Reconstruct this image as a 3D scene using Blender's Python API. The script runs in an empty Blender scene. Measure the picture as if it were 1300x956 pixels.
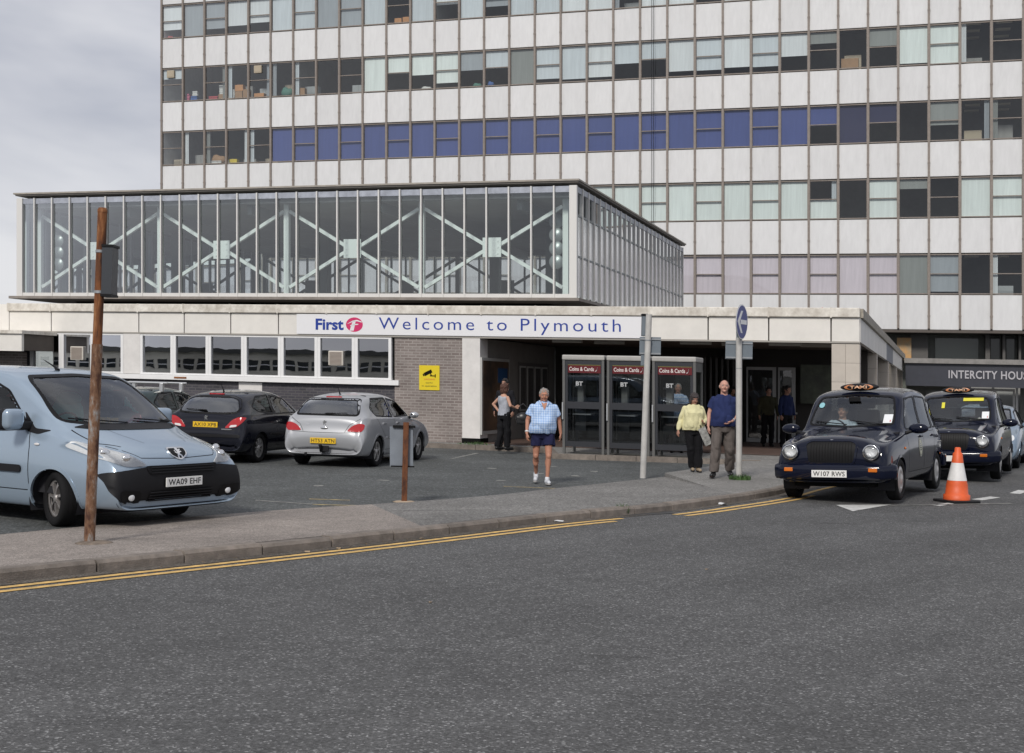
import bpy, bmesh, math, random
import numpy as np
from mathutils import Vector, Matrix
from mathutils.bvhtree import BVHTree
from mathutils.geometry import delaunay_2d_cdt
R = math.radians
rnd = random.Random(7)
SC = bpy.context.scene
COL = SC.collection

# ------------------------------------------------------------------ camera
cam_d = bpy.data.cameras.new('camera')
cam_d.sensor_width = 36.0
cam_d.lens = 36.0 * 1650 / 1300
cam_d.shift_y = 6.0 / 1300
cam_d.clip_end = 3000
cam = bpy.data.objects.new('camera', cam_d); COL.objects.link(cam)
cam.location = (0, 0, 1.75)
cam.rotation_euler = (Matrix.Rotation(R(90), 3, 'X') @ Matrix.Rotation(0.024, 3, 'Z')).to_euler()
SC.camera = cam
# ------------------------------------------------------------------ sky: overcast cloud over a clear-sky model
SUN_EL, SUN_AZ = R(38), R(200)      # azimuth clockwise from +Y: behind the camera, a little to its left
world = bpy.data.worlds.new('World'); SC.world = world; world.use_nodes = True
wn, wl = world.node_tree.nodes, world.node_tree.links
wn.clear()
w_out = wn.new('ShaderNodeOutputWorld'); w_bg = wn.new('ShaderNodeBackground')
w_sky = wn.new('ShaderNodeTexSky'); w_sky.sky_type = 'NISHITA'; w_sky.sun_disc = False
w_sky.sun_elevation = SUN_EL; w_sky.sun_rotation = SUN_AZ
w_tc = wn.new('ShaderNodeTexCoord'); w_map = wn.new('ShaderNodeMapping'); w_map.inputs['Scale'].default_value = (1, 1, 2.6)
w_n = wn.new('ShaderNodeTexNoise'); w_n.inputs['Scale'].default_value = 2.6; w_n.inputs['Detail'].default_value = 5; w_n.inputs['Roughness'].default_value = .5; w_n.inputs['Distortion'].default_value = .4
w_r = wn.new('ShaderNodeValToRGB')
w_r.color_ramp.elements[0].position = .36; w_r.color_ramp.elements[0].color = (4.0, 4.25, 5.1, 1)
w_r.color_ramp.elements[1].position = .64; w_r.color_ramp.elements[1].color = (8.2, 8.2, 8.5, 1)
w_mix = wn.new('ShaderNodeMix'); w_mix.data_type = 'RGBA'; w_mix.inputs[0].default_value = .93
wl.new(w_tc.outputs['Generated'], w_map.inputs['Vector']); wl.new(w_map.outputs[0], w_n.inputs['Vector'])
wl.new(w_n.outputs[0], w_r.inputs[0]); wl.new(w_sky.outputs[0], w_mix.inputs[6]); wl.new(w_r.outputs[0], w_mix.inputs[7])
wl.new(w_mix.outputs[2], w_bg.inputs['Color']); w_bg.inputs['Strength'].default_value = .060
wl.new(w_bg.outputs[0], w_out.inputs['Surface'])
# ------------------------------------------------------------------ veiled sun
sun_d = bpy.data.lights.new('sun', 'SUN'); sun_d.energy = 1.5; sun_d.angle = R(11); sun_d.color = (1, .95, .88)
sun = bpy.data.objects.new('sun', sun_d); COL.objects.link(sun)
sdir = Vector((math.sin(SUN_AZ) * math.cos(SUN_EL), math.cos(SUN_AZ) * math.cos(SUN_EL), math.sin(SUN_EL)))
sun.rotation_euler = sdir.to_track_quat('Z', 'Y').to_euler(); sun.location = sdir * 60
# ------------------------------------------------------------------ exposure
SC.render.engine = 'CYCLES'
SC.view_settings.view_transform = 'Standard'; SC.view_settings.look = 'None'
SC.view_settings.exposure = .68; SC.view_settings.gamma = 1; SC.view_settings.use_curve_mapping = False
SC.cycles.max_bounces = 7; SC.cycles.transparent_max_bounces = 16; SC.cycles.glossy_bounces = 3; SC.cycles.diffuse_bounces = 3
SC.cycles.transmission_bounces = 4; SC.cycles.use_denoising = True; SC.cycles.caustics_reflective = False; SC.cycles.caustics_refractive = False
SC.cycles.sample_clamp_indirect = 6

# ================================================================== materials
MATS = {}
def mat(name, col, rough=.6, metal=0., var=0., vs=3., bump=0., bs=60., coat=0., rand=0., spec=.5, var2=None, stretch=None):
    """Principled material: colour with soft noise variation (var), per-object variation (rand), fine relief (bump)."""
    if name in MATS: return MATS[name]
    m = bpy.data.materials.new(name); m.use_nodes = True; MATS[name] = m
    nt = m.node_tree; N, L = nt.nodes, nt.links
    b = N['Principled BSDF']
    b.inputs['Roughness'].default_value = rough; b.inputs['Metallic'].default_value = metal
    b.inputs['Coat Weight'].default_value = coat; b.inputs['Coat Roughness'].default_value = .04
    b.inputs['Specular IOR Level'].default_value = spec
    b.inputs['Base Color'].default_value = (*col, 1)
    if var or rand or bump:
        tc = N.new('ShaderNodeTexCoord'); vec = tc.outputs['Object']
        if stretch:
            mp = N.new('ShaderNodeMapping'); mp.inputs['Scale'].default_value = stretch; L.new(vec, mp.inputs['Vector']); vec2 = mp.outputs[0]
        else: vec2 = vec
        last = None
        if var:
            n = N.new('ShaderNodeTexNoise'); n.inputs['Scale'].default_value = vs; n.inputs['Detail'].default_value = 6; n.inputs['Roughness'].default_value = .65
            if rand:
                oi = N.new('ShaderNodeObjectInfo'); ad = N.new('ShaderNodeVectorMath'); ad.operation = 'ADD'
                sc = N.new('ShaderNodeVectorMath'); sc.operation = 'SCALE'; sc.inputs['Scale'].default_value = 40
                cb = N.new('ShaderNodeCombineXYZ'); L.new(oi.outputs['Random'], cb.inputs[0]); L.new(oi.outputs['Random'], cb.inputs[2])
                L.new(cb.outputs[0], sc.inputs[0]); L.new(vec2, ad.inputs[0]); L.new(sc.outputs[0], ad.inputs[1]); vec2 = ad.outputs[0]
            L.new(vec2, n.inputs['Vector'])
            r = N.new('ShaderNodeValToRGB'); e = r.color_ramp.elements
            e[0].position = .32; e[1].position = .68
            lo = var2 if var2 else tuple(c * (1 - var) for c in col)
            hi = tuple(min(1, c * (1 + var * .6)) for c in col)
            e[0].color = (*lo, 1); e[1].color = (*hi, 1)
            L.new(n.outputs[0], r.inputs[0]); last = r.outputs[0]
        if rand:
            oi2 = N.new('ShaderNodeObjectInfo'); mr = N.new('ShaderNodeMapRange')
            mr.inputs['To Min'].default_value = 1 - rand; mr.inputs['To Max'].default_value = 1 + rand * .5
            L.new(oi2.outputs['Random'], mr.inputs['Value'])
            h = N.new('ShaderNodeHueSaturation'); h.inputs['Color'].default_value = (*col, 1)
            if last: L.new(last, h.inputs['Color'])
            L.new(mr.outputs[0], h.inputs['Value']); last = h.outputs[0]
        if last: L.new(last, b.inputs['Base Color'])
        if bump:
            n2 = N.new('ShaderNodeTexNoise'); n2.inputs['Scale'].default_value = bs; n2.inputs['Detail'].default_value = 4
            bp = N.new('ShaderNodeBump'); bp.inputs['Strength'].default_value = bump; bp.inputs['Distance'].default_value = .02
            L.new(vec, n2.inputs['Vector']); L.new(n2.outputs[0], bp.inputs['Height']); L.new(bp.outputs[0], b.inputs['Normal'])
    return m

def glass_mat(name, tint=(.7, .75, .75), refl=1.0, rough=.0, wave=0.):
    """Thin pane: transparent with a Fresnel reflection; wave = slightly uneven old glass."""
    if name in MATS: return MATS[name]
    m = bpy.data.materials.new(name); m.use_nodes = True; MATS[name] = m
    N, L = m.node_tree.nodes, m.node_tree.links; N.clear()
    o = N.new('ShaderNodeOutputMaterial'); t = N.new('ShaderNodeBsdfTransparent'); g = N.new('ShaderNodeBsdfGlossy')
    f = N.new('ShaderNodeFresnel'); f.inputs['IOR'].default_value = 1.5
    mu = N.new('ShaderNodeMath'); mu.operation = 'MULTIPLY'; mu.inputs[1].default_value = refl * 1.8; mu.use_clamp = True
    x = N.new('ShaderNodeMixShader'); t.inputs[0].default_value = (*tint, 1); g.inputs['Roughness'].default_value = rough
    g.inputs['Color'].default_value = (.95, .97, 1, 1)
    L.new(f.outputs[0], mu.inputs[0]); L.new(mu.outputs[0], x.inputs[0]); L.new(t.outputs[0], x.inputs[1]); L.new(g.outputs[0], x.inputs[2]); L.new(x.outputs[0], o.inputs[0])
    if wave:
        tc = N.new('ShaderNodeTexCoord'); n = N.new('ShaderNodeTexNoise'); n.inputs['Scale'].default_value = 1.6; n.inputs['Detail'].default_value = 1
        oi = N.new('ShaderNodeObjectInfo'); ad = N.new('ShaderNodeVectorMath'); sc = N.new('ShaderNodeVectorMath'); sc.operation = 'SCALE'; sc.inputs['Scale'].default_value = 30
        cb = N.new('ShaderNodeCombineXYZ'); L.new(oi.outputs['Random'], cb.inputs[0]); L.new(cb.outputs[0], sc.inputs[0]); L.new(tc.outputs['Object'], ad.inputs[0]); L.new(sc.outputs[0], ad.inputs[1])
        L.new(ad.outputs[0], n.inputs['Vector'])
        bp = N.new('ShaderNodeBump'); bp.inputs['Strength'].default_value = wave; bp.inputs['Distance'].default_value = .05
        L.new(n.outputs[0], bp.inputs['Height']); L.new(bp.outputs[0], g.inputs['Normal']); L.new(bp.outputs[0], f.inputs['Normal'])
    return m

def emit_mat(name, col, s):
    m = bpy.data.materials.new(name); m.use_nodes = True; MATS[name] = m
    b = m.node_tree.nodes['Principled BSDF']; b.inputs['Base Color'].default_value = (*col, 1)
    b.inputs['Emission Color'].default_value = (*col, 1); b.inputs['Emission Strength'].default_value = s
    return m

def asphalt(name, base, speck, patch=.15, rough=.85, tint=(1, 1, 1), sc=55, lanes=0.):
    """Rolled asphalt: stone chips, worn patches, soft stains and small relief."""
    m = bpy.data.materials.new(name); m.use_nodes = True; MATS[name] = m
    N, L = m.node_tree.nodes, m.node_tree.links; b = N['Principled BSDF']
    tc = N.new('ShaderNodeTexCoord'); v = tc.outputs['Object']
    vo = N.new('ShaderNodeTexVoronoi'); vo.inputs['Scale'].default_value = sc; L.new(v, vo.inputs['Vector'])
    r = N.new('ShaderNodeValToRGB'); e = r.color_ramp.elements
    e[0].position = .0; e[0].color = (*[c * base * .62 for c in tint], 1); e[1].position = 1.; e[1].color = (*[c * speck for c in tint], 1)
    k = e.new(.55); k.color = (*[c * base for c in tint], 1); k2 = e.new(.9); k2.color = (*[c * base * 1.35 for c in tint], 1)
    sx = N.new('ShaderNodeSeparateColor'); L.new(vo.outputs['Color'], sx.inputs[0]); L.new(sx.outputs[0], r.inputs[0])
    n = N.new('ShaderNodeTexNoise'); n.inputs['Scale'].default_value = .55; n.inputs['Detail'].default_value = 7; n.inputs['Roughness'].default_value = .62; L.new(v, n.inputs['Vector'])
    r2 = N.new('ShaderNodeMapRange'); r2.inputs['From Min'].default_value = .3; r2.inputs['From Max'].default_value = .7
    r2.inputs['To Min'].default_value = 1 - patch; r2.inputs['To Max'].default_value = 1 + patch; L.new(n.outputs[0], r2.inputs[0])
    h = N.new('ShaderNodeHueSaturation'); L.new(r.outputs[0], h.inputs['Color']); L.new(r2.outputs[0], h.inputs['Value'])
    n5 = N.new('ShaderNodeTexNoise'); n5.inputs['Scale'].default_value = 7; n5.inputs['Detail'].default_value = 5; L.new(v, n5.inputs['Vector'])
    r5 = N.new('ShaderNodeMapRange'); r5.inputs['From Min'].default_value = .3; r5.inputs['From Max'].default_value = .7; r5.inputs['To Min'].default_value = .88; r5.inputs['To Max'].default_value = 1.1; L.new(n5.outputs[0], r5.inputs[0])
    m5 = N.new('ShaderNodeMath'); m5.operation = 'MULTIPLY'; L.new(r2.outputs[0], m5.inputs[0]); L.new(r5.outputs[0], m5.inputs[1]); L.new(m5.outputs[0], h.inputs['Value'])
    if lanes:   # tyre-polished tracks along the road
        mq = N.new('ShaderNodeMapping'); mq.vector_type = 'TEXTURE'; mq.inputs['Rotation'].default_value = (0, 0, .85); mq.inputs['Scale'].default_value = (9, .8, 1); n6 = N.new('ShaderNodeTexNoise'); n6.inputs['Scale'].default_value = 1; n6.inputs['Detail'].default_value = 3
        r6 = N.new('ShaderNodeMapRange'); r6.inputs['From Min'].default_value = .3; r6.inputs['From Max'].default_value = .7; r6.inputs['To Min'].default_value = 1 - lanes; r6.inputs['To Max'].default_value = 1 + lanes; m6 = N.new('ShaderNodeMath'); m6.operation = 'MULTIPLY'
        L.new(v, mq.inputs['Vector']); L.new(mq.outputs[0], n6.inputs['Vector']); L.new(n6.outputs[0], r6.inputs[0]); L.new(r6.outputs[0], m6.inputs[0]); L.new(m5.outputs[0], m6.inputs[1]); L.new(m6.outputs[0], h.inputs['Value'])
    # oil drips
    n3 = N.new('ShaderNodeTexNoise'); n3.inputs['Scale'].default_value = 1.7; n3.inputs['Detail'].default_value = 3
    mp = N.new('ShaderNodeMapping'); mp.inputs['Scale'].default_value = (.35, 1.1, 1); L.new(v, mp.inputs['Vector']); L.new(mp.outputs[0], n3.inputs['Vector'])
    r3 = N.new('ShaderNodeValToRGB'); r3.color_ramp.elements[0].position = .64; r3.color_ramp.elements[1].position = .74
    r3.color_ramp.elements[0].color = (1, 1, 1, 1); r3.color_ramp.elements[1].color = (.72, .72, .72, 1); L.new(n3.outputs[0], r3.inputs[0])
    mx = N.new('ShaderNodeMix'); mx.data_type = 'RGBA'; mx.blend_type = 'MULTIPLY'; mx.inputs[0].default_value = 1
    L.new(h.outputs[0], mx.inputs[6]); L.new(r3.outputs[0], mx.inputs[7]); L.new(mx.outputs[2], b.inputs['Base Color'])
    b.inputs['Roughness'].default_value = rough; b.inputs['Specular IOR Level'].default_value = .35
    bp = N.new('ShaderNodeBump'); bp.inputs['Strength'].default_value = .5; bp.inputs['Distance'].default_value = .008
    L.new(vo.outputs['Distance'], bp.inputs['Height']); L.new(bp.outputs[0], b.inputs['Normal'])
    return m

def brick_mat(name, c1, c2, mortar, e1v, ms=.012):
    """Brickwork laid along a wall: the texture runs along the wall direction e1v and up z."""
    m = bpy.data.materials.new(name); m.use_nodes = True; MATS[name] = m
    N, L = m.node_tree.nodes, m.node_tree.links; b = N['Principled BSDF']; b.inputs['Roughness'].default_value = .85
    tc = N.new('ShaderNodeTexCoord'); dp = N.new('ShaderNodeVectorMath'); dp.operation = 'DOT_PRODUCT'; dp.inputs[1].default_value = (e1v[0], e1v[1], 0)
    sp = N.new('ShaderNodeSeparateXYZ'); cb = N.new('ShaderNodeCombineXYZ')
    L.new(tc.outputs['Object'], dp.inputs[0]); L.new(tc.outputs['Object'], sp.inputs[0]); L.new(dp.outputs['Value'], cb.inputs[0]); L.new(sp.outputs[2], cb.inputs[1])
    br = N.new('ShaderNodeTexBrick'); br.inputs['Scale'].default_value = 1; br.inputs['Brick Width'].default_value = .225; br.inputs['Row Height'].default_value = .075
    br.inputs['Mortar Size'].default_value = ms; br.inputs['Color1'].default_value = (*c1, 1); br.inputs['Color2'].default_value = (*c2, 1); br.inputs['Mortar'].default_value = (*mortar, 1)
    L.new(cb.outputs[0], br.inputs['Vector'])
    n = N.new('ShaderNodeTexNoise'); n.inputs['Scale'].default_value = 1.3; n.inputs['Detail'].default_value = 6; L.new(cb.outputs[0], n.inputs['Vector'])
    mr = N.new('ShaderNodeMapRange'); mr.inputs['From Min'].default_value = .3; mr.inputs['From Max'].default_value = .7; mr.inputs['To Min'].default_value = .78; mr.inputs['To Max'].default_value = 1.15; L.new(n.outputs[0], mr.inputs[0])
    h = N.new('ShaderNodeHueSaturation'); L.new(br.outputs['Color'], h.inputs['Color']); L.new(mr.outputs[0], h.inputs['Value']); L.new(h.outputs[0], b.inputs['Base Color'])
    bp = N.new('ShaderNodeBump'); bp.inputs['Strength'].default_value = .6; bp.inputs['Distance'].default_value = .01; bp.invert = True
    L.new(br.outputs['Fac'], bp.inputs['Height']); L.new(bp.outputs[0], b.inputs['Normal'])
    return m

# ================================================================== mesh helpers
class MB:
    """Collects plain shapes into one mesh."""
    def __init__(s): s.v = []; s.f = []; s.sm = []
    def add(s, vs, fs, smooth=False):
        o = len(s.v); s.v += [tuple(map(float, p)) for p in vs]; s.f += [tuple(i + o for i in f) for f in fs]; s.sm += [smooth] * len(fs); return s
    def box(s, x0, x1, y0, y1, z0, z1):
        return s.add([(x0, y0, z0), (x1, y0, z0), (x1, y1, z0), (x0, y1, z0), (x0, y0, z1), (x1, y0, z1), (x1, y1, z1), (x0, y1, z1)],
              [(3, 2, 1, 0), (4, 5, 6, 7), (0, 1, 5, 4), (1, 2, 6, 5), (2, 3, 7, 6), (3, 0, 4, 7)])
    def bevbox(s, x0, x1, y0, y1, z0, z1, b=.02, seg=2, smooth=False):
        bm = bmesh.new(); bmesh.ops.create_cube(bm, size=1)
        for v in bm.verts: v.co = Vector(((x0 + x1) / 2 + v.co.x * (x1 - x0), (y0 + y1) / 2 + v.co.y * (y1 - y0), (z0 + z1) / 2 + v.co.z * (z1 - z0)))
        bmesh.ops.bevel(bm, geom=bm.edges[:], offset=b, segments=seg, affect='EDGES', profile=.6)
        bm.verts.index_update(); s.add([v.co[:] for v in bm.verts], [[v.index for v in f.verts] for f in bm.faces], smooth); bm.free(); return s
    def prism(s, poly, z0, z1, fn=None):
        """poly in (a,b) extruded over c from z0 to z1; fn maps (a,b,c) to xyz."""
        fn = fn or (lambda a, b, c: (a, b, c)); n = len(poly)
        vs = [fn(a, b, z0) for a, b in poly] + [fn(a, b, z1) for a, b in poly]
        return s.add(vs, [tuple(range(n))[::-1], tuple(range(n, 2 * n))] + [(i, (i + 1) % n, n + (i + 1) % n, n + i) for i in range(n)])
    def tube(s, pts, r, n=8, cap=True, smooth=True):
        pts = [Vector(p) for p in pts]; rs = r if isinstance(r, (list, tuple)) else [r] * len(pts); rings = []
        up = Vector((0, 0, 1))
        for i, p in enumerate(pts):
            t = (pts[min(i + 1, len(pts) - 1)] - pts[max(i - 1, 0)]).normalized()
            a = t.cross(up if abs(t.z) < .95 else Vector((1, 0, 0))).normalized(); b = t.cross(a)
            rings.append([p + (a * math.cos(q) + b * math.sin(q)) * rs[i] for q in [2 * math.pi * k / n for k in range(n)]])
        vs = [q for r_ in rings for q in r_]; fs = []
        for i in range(len(pts) - 1):
            for k in range(n): fs.append((i * n + k, i * n + (k + 1) % n, (i + 1) * n + (k + 1) % n, (i + 1) * n + k))
        s.add(vs, fs, smooth)
        if cap: s.add(rings[0], [tuple(range(n))]); s.add(rings[-1], [tuple(range(n))[::-1]])
        return s
    def lathe(s, prof, axis='z', n=24, o=(0, 0, 0), smooth=True, cap=True):
        vs = []
        for r, h in prof:
            for k in range(n):
                q = 2 * math.pi * k / n; a, b = r * math.cos(q), r * math.sin(q)
                vs.append({'z': (o[0] + a, o[1] + b, o[2] + h), 'y': (o[0] + a, o[1] + h, o[2] + b), 'x': (o[0] + h, o[1] + a, o[2] + b)}[axis])
        fs = [(i * n + k, i * n + (k + 1) % n, (i + 1) * n + (k + 1) % n, (i + 1) * n + k) for i in range(len(prof) - 1) for k in range(n)]
        s.add(vs, fs, smooth)
        if not cap: return s
        if prof[0][0] > 1e-6: s.add(vs[:n], [tuple(range(n))])
        if prof[-1][0] > 1e-6: s.add(vs[-n:], [tuple(range(n))])
        return s
    def ell(s, c, r, nu=12, nv=8, m=None):
        vs = [(0, 0, 1)]; fs = []
        for j in range(1, nv):
            q = math.pi * j / nv
            vs += [(math.sin(q) * math.cos(2 * math.pi * k / nu), math.sin(q) * math.sin(2 * math.pi * k / nu), math.cos(q)) for k in range(nu)]
        vs.append((0, 0, -1)); L = len(vs) - 1
        for k in range(nu):
            fs.append((0, 1 + k, 1 + (k + 1) % nu)); fs.append((L, L - nu + (k + 1) % nu, L - nu + k))
            for j in range(nv - 2): a = 1 + j * nu; fs.append((a + k, a + nu + k, a + nu + (k + 1) % nu, a + (k + 1) % nu))
        c = Vector(c); out = []
        for p in vs:
            p = Vector((p[0] * r[0], p[1] * r[1], p[2] * r[2]))
            if m: p = m @ p
            out.append(c + p)
        return s.add(out, fs, True)
    def mapped(s, fn): s.v = [tuple(fn(*p)) for p in s.v]; return s
    def mesh(s, name, mt=None):
        me = bpy.data.meshes.new(name); me.from_pydata(s.v, [], s.f); me.polygons.foreach_set('use_smooth', s.sm)
        bm = bmesh.new(); bm.from_mesh(me); bmesh.ops.recalc_face_normals(bm, faces=bm.faces); bm.to_mesh(me); bm.free()
        if mt: me.materials.append(mt)
        return me
    def build(s, name, mt, parent=None, loc=None):
        return link(name, s.mesh(name, mt), parent, loc)

WLOC = {}
def link(name, data, parent=None, loc=None):
    """Link an object; loc is a world position for things placed without rotation, parts keep their parent's frame."""
    o = bpy.data.objects.new(name, data); COL.objects.link(o)
    if parent: o.parent = parent
    if loc is not None: o.location = loc
    return o
def tag(o, label, cat=None, group=None, kind=None):
    if label: o['label'] = label
    if cat: o['category'] = cat
    if group: o['group'] = group
    if kind: o['kind'] = kind
    return o
def thing(name, label, cat, loc=(0, 0, 0), rz=0, group=None, rot=None):
    o = bpy.data.objects.new(name, None); COL.objects.link(o); o.empty_display_size = .2
    o.location = loc; o.rotation_euler = rot if rot else (0, 0, rz)
    return tag(o, label, cat, group)
def copy_tree(o, parent=None):
    c = o.copy(); COL.objects.link(c); c.parent = parent
    for ch in o.children: copy_tree(ch, c)
    return c
TEXTS = {}
def text_mesh(txt, size=1., bold=0., spacing=1., shear=0., ext=0.):
    cu = bpy.data.curves.new('lettering', 'FONT'); cu.body = txt; cu.size = size; cu.offset = bold; cu.space_character = spacing; cu.shear = shear
    cu.extrude = ext; cu.resolution_u = 3; cu.align_x = 'LEFT'
    ob = bpy.data.objects.new('lettering', cu); COL.objects.link(ob)
    dg = bpy.context.evaluated_depsgraph_get(); me = bpy.data.meshes.new_from_object(ob.evaluated_get(dg))
    bpy.data.objects.remove(ob); bpy.data.curves.remove(cu)
    return me
def lettering(txt, width, height, mt, fn, ext=.004, bold=0., spacing=1., shear=0., align='c'):
    """Flat lettering fitted to width x height; fn maps (a,b,c) (right, up, out) to xyz."""
    me = text_mesh(txt, 1., bold, spacing, shear, .01)
    n = len(me.vertices); co = np.empty(n * 3); me.vertices.foreach_get('co', co); co = co.reshape(-1, 3)
    lo, hi = co.min(0), co.max(0)
    a = (co[:, 0] - lo[0]) / (hi[0] - lo[0]) * width - (width / 2 if align == 'c' else 0)
    b = (co[:, 1] - lo[1]) / (hi[1] - lo[1]) * height
    c = np.where(co[:, 2] > 0, ext, 0)
    out = np.array([fn(*p) for p in zip(a, b, c)]).ravel()
    me.vertices.foreach_set('co', out); me.update(); me.materials.clear(); me.materials.append(mt)
    return me
# ================================================================== setting: ground, road, pavement, kerbs
M_road = asphalt('road_asphalt', .093, .30, .15, sc=78, lanes=.12)
M_park = asphalt('car_park_asphalt', .088, .2, .24, tint=(.97, 1.03, 1.02), sc=42)
M_pave = asphalt('pavement_asphalt', .18, .34, .2, tint=(1.03, 1, .95), sc=48)
M_conc = asphalt('pavement_concrete', .25, .36, .2, tint=(1.10, .97, .87), sc=85)
M_plaza = asphalt('plaza_paving', .215, .34, .18, tint=(1.03, 1, .95), sc=60)
M_kerb = mat('kerb_stone', (.215, .185, .16), .85, var=.35, vs=6, bump=.5, bs=80, rand=.16)
M_yellow = mat('yellow_line_paint', (.72, .45, .14), .7, var=.4, vs=9, var2=(.40, .28, .11), bump=.2, bs=120)
M_white = mat('white_line_paint', (.62, .62, .60), .7, var=.35, vs=7, bump=.2, bs=120)
M_oldwhite = mat('worn_line_paint', (.27, .27, .25), .8, var=.5, vs=9, var2=(.12, .12, .115))
M_oldyel = mat('worn_yellow_paint', (.36, .28, .12), .8, var=.5, vs=9, var2=(.13, .12, .10))

def sheet(name, pts, z, m, label, cat):
    o = MB().add([(x, y, z) for x, y in pts], [tuple(range(len(pts)))]).build(name, m)
    return tag(o, label, cat, kind='structure')
def smooth_line(pts, n=6):
    P = [np.array(p, float) for p in pts]; P = [2 * P[0] - P[1]] + P + [2 * P[-1] - P[-2]]; out = []
    for i in range(1, len(P) - 2):
        for k in range(n):
            t = k / n; a, b, c, d = P[i - 1:i + 3]
            out.append(.5 * ((2 * b) + (c - a) * t + (2 * a - 5 * b + 4 * c - d) * t * t + (3 * b - a - 3 * c + d) * t ** 3))
    out.append(P[-2]); return out
def offset_line(L, d):
    out = []
    for i, p in enumerate(L):
        t = L[min(i + 1, len(L) - 1)] - L[max(i - 1, 0)]; t = t / np.linalg.norm(t); out.append(p + d * np.array([t[1], -t[0]]))
    return out

KH = .105   # kerb height
KERB = smooth_line([(-14, -2.2), (-9.5, 4.3), (-6.3, 8.1), (-4.1, 10.72), (-2.36, 12.72), (-1.12, 14.2), (.56, 16.28), (1.97, 17.78), (2.98, 19.1), (4.2, 20.9), (5.2, 22.9), (7.1, 26.2), (9.6, 30.4), (12.5, 36), (16.5, 44), (22, 56)])
# the one large ground sheet is the car park and everything beyond
sheet('ground', [(-400, -300), (400, -300), (400, 600), (-400, 600)], -.03, M_park, 'grey tarmac ground of the station car park', 'ground')
road_pts = [tuple(p) for p in KERB] + [(60, 60), (60, -40), (-40, -40), (-30, -20)]
sheet('road', road_pts, -.004, M_road, 'dark asphalt road in the foreground', 'road')
# pavement strip between road and car park: rises from flush at the car park to kerb height at the road
REAR = smooth_line([(-15.6, -.9), (-11, 5.6), (-7.6, 10.4), (-4.72, 14.67), (-3.25, 16.6), (-2.3, 17.6), (-1.9, 17.95), (-.35, 19.7), (.85, 21.55), (2.45, 23.95), (2.95, 24.75), (3.9, 26.6), (5.4, 29.6)], 6)
def strip(name, A, B, za, zb, m, label):
    """a ruled sheet between two lines resampled to the same count"""
    def res(L, n):
        L = np.array(L); d = np.r_[0, np.cumsum(np.linalg.norm(np.diff(L, axis=0), axis=1))]; t = np.linspace(0, d[-1], n)
        return np.c_[np.interp(t, d, L[:, 0]), np.interp(t, d, L[:, 1])]
    n = 60; A = res(A, n); B = res(B, n)
    o = MB().add([(*p, za) for p in A] + [(*p, zb) for p in B], [(i, i + 1, n + i + 1, n + i) for i in range(n - 1)]).build(name, m)
    return tag(o, label, 'pavement', kind='structure')
KIN = offset_line(KERB, -.155)
def near(L, p): return min(range(len(L)), key=lambda i: (L[i][0] - p[0]) ** 2 + (L[i][1] - p[1]) ** 2)
ka, ra = near(KIN, (-1.0, 14.55)), near(REAR, (-1.95, 17.9))
kb, rb = near(KIN, (3.4, 20.0)), near(REAR, (2.9, 24.7))
strip('pavement_concrete', KIN[:ka + 1], REAR[:ra + 1], KH - .004, .004, M_conc, 'worn pinkish concrete footway beside the rusty post')
strip('pavement_asphalt', KIN[ka:kb + 1], REAR[ra:rb + 1], KH - .004, .004, M_pave, 'grey asphalt footway between kerb and car park')
# forecourt in front of the station, up to and under the building
pl = [tuple(p) for p in KIN[kb:]] + [(21, 56), (10, 62), (-30, 52), (-30, 43.0), (-1.8, 33.75), (1.0, 32.55), (1.05, 30.25), (5.7, 29.55)] + [tuple(p) for p in REAR[rb:][::-1]]
bm = bmesh.new(); vv = [bm.verts.new((x, y, .075 if y < 33 or x > 7 else .085)) for x, y in pl]; bm.faces.new(vv); bmesh.ops.triangulate(bm, faces=bm.faces)
ex = bmesh.ops.extrude_face_region(bm, geom=bm.faces[:])
for v in ex['geom']:
    if isinstance(v, bmesh.types.BMVert): v.co.z -= .15
bmesh.ops.recalc_face_normals(bm, faces=bm.faces)
me = bpy.data.meshes.new('forecourt'); bm.to_mesh(me); bm.free(); me.materials.append(M_plaza)
fore = tag(link('forecourt_pavement', me), 'pale slab forecourt in front of the station entrance', 'pavement', kind='structure')

# kerb stones, one by one
def along(L, s0, s1, n=5):
    L = np.array(L); d = np.r_[0, np.cumsum(np.linalg.norm(np.diff(L, axis=0), axis=1))]; t = np.linspace(s0, s1, n)
    return np.c_[np.interp(t, d, L[:, 0]), np.interp(t, d, L[:, 1])], d[-1]
kroot = tag(link('kerb', None), 'stone kerb along the edge of the road', 'kerb', kind='structure')
_, KLEN = along(KERB, 0, 1)
s = 0.
while s < KLEN - 1:
    ln = .9; A, _ = along(KERB, s + .011, s + ln - .011); B, _ = along(KIN, (s + .011) * along(KIN, 0, 1)[1] / KLEN, (s + ln - .011) * along(KIN, 0, 1)[1] / KLEN)
    j = rnd.uniform(-.008, .006); n = len(A)
    if A[:, 1].mean() > 1:
        vs = [(x, y, -.1) for x, y in A] + [(x * .985 + bx * .015, y * .985 + by * .015, KH - .03 + j) for (x, y), (bx, by) in zip(A, B)] + \
             [(x * .8 + bx * .2, y * .8 + by * .2, KH + j) for (x, y), (bx, by) in zip(A, B)] + [(x, y, KH + j) for x, y in B] + [(x, y, -.1) for x, y in B]
        fs = [(r * n + i, r * n + i + 1, (r + 1) * n + i + 1, (r + 1) * n + i) for r in range(4) for i in range(n - 1)]
        fs += [tuple(r * n for r in range(5)), tuple(r * n + n - 1 for r in range(5))[::-1]]
        MB().add(vs, fs).build('kerb_stone', M_kerb, kroot)
    s += ln
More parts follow.
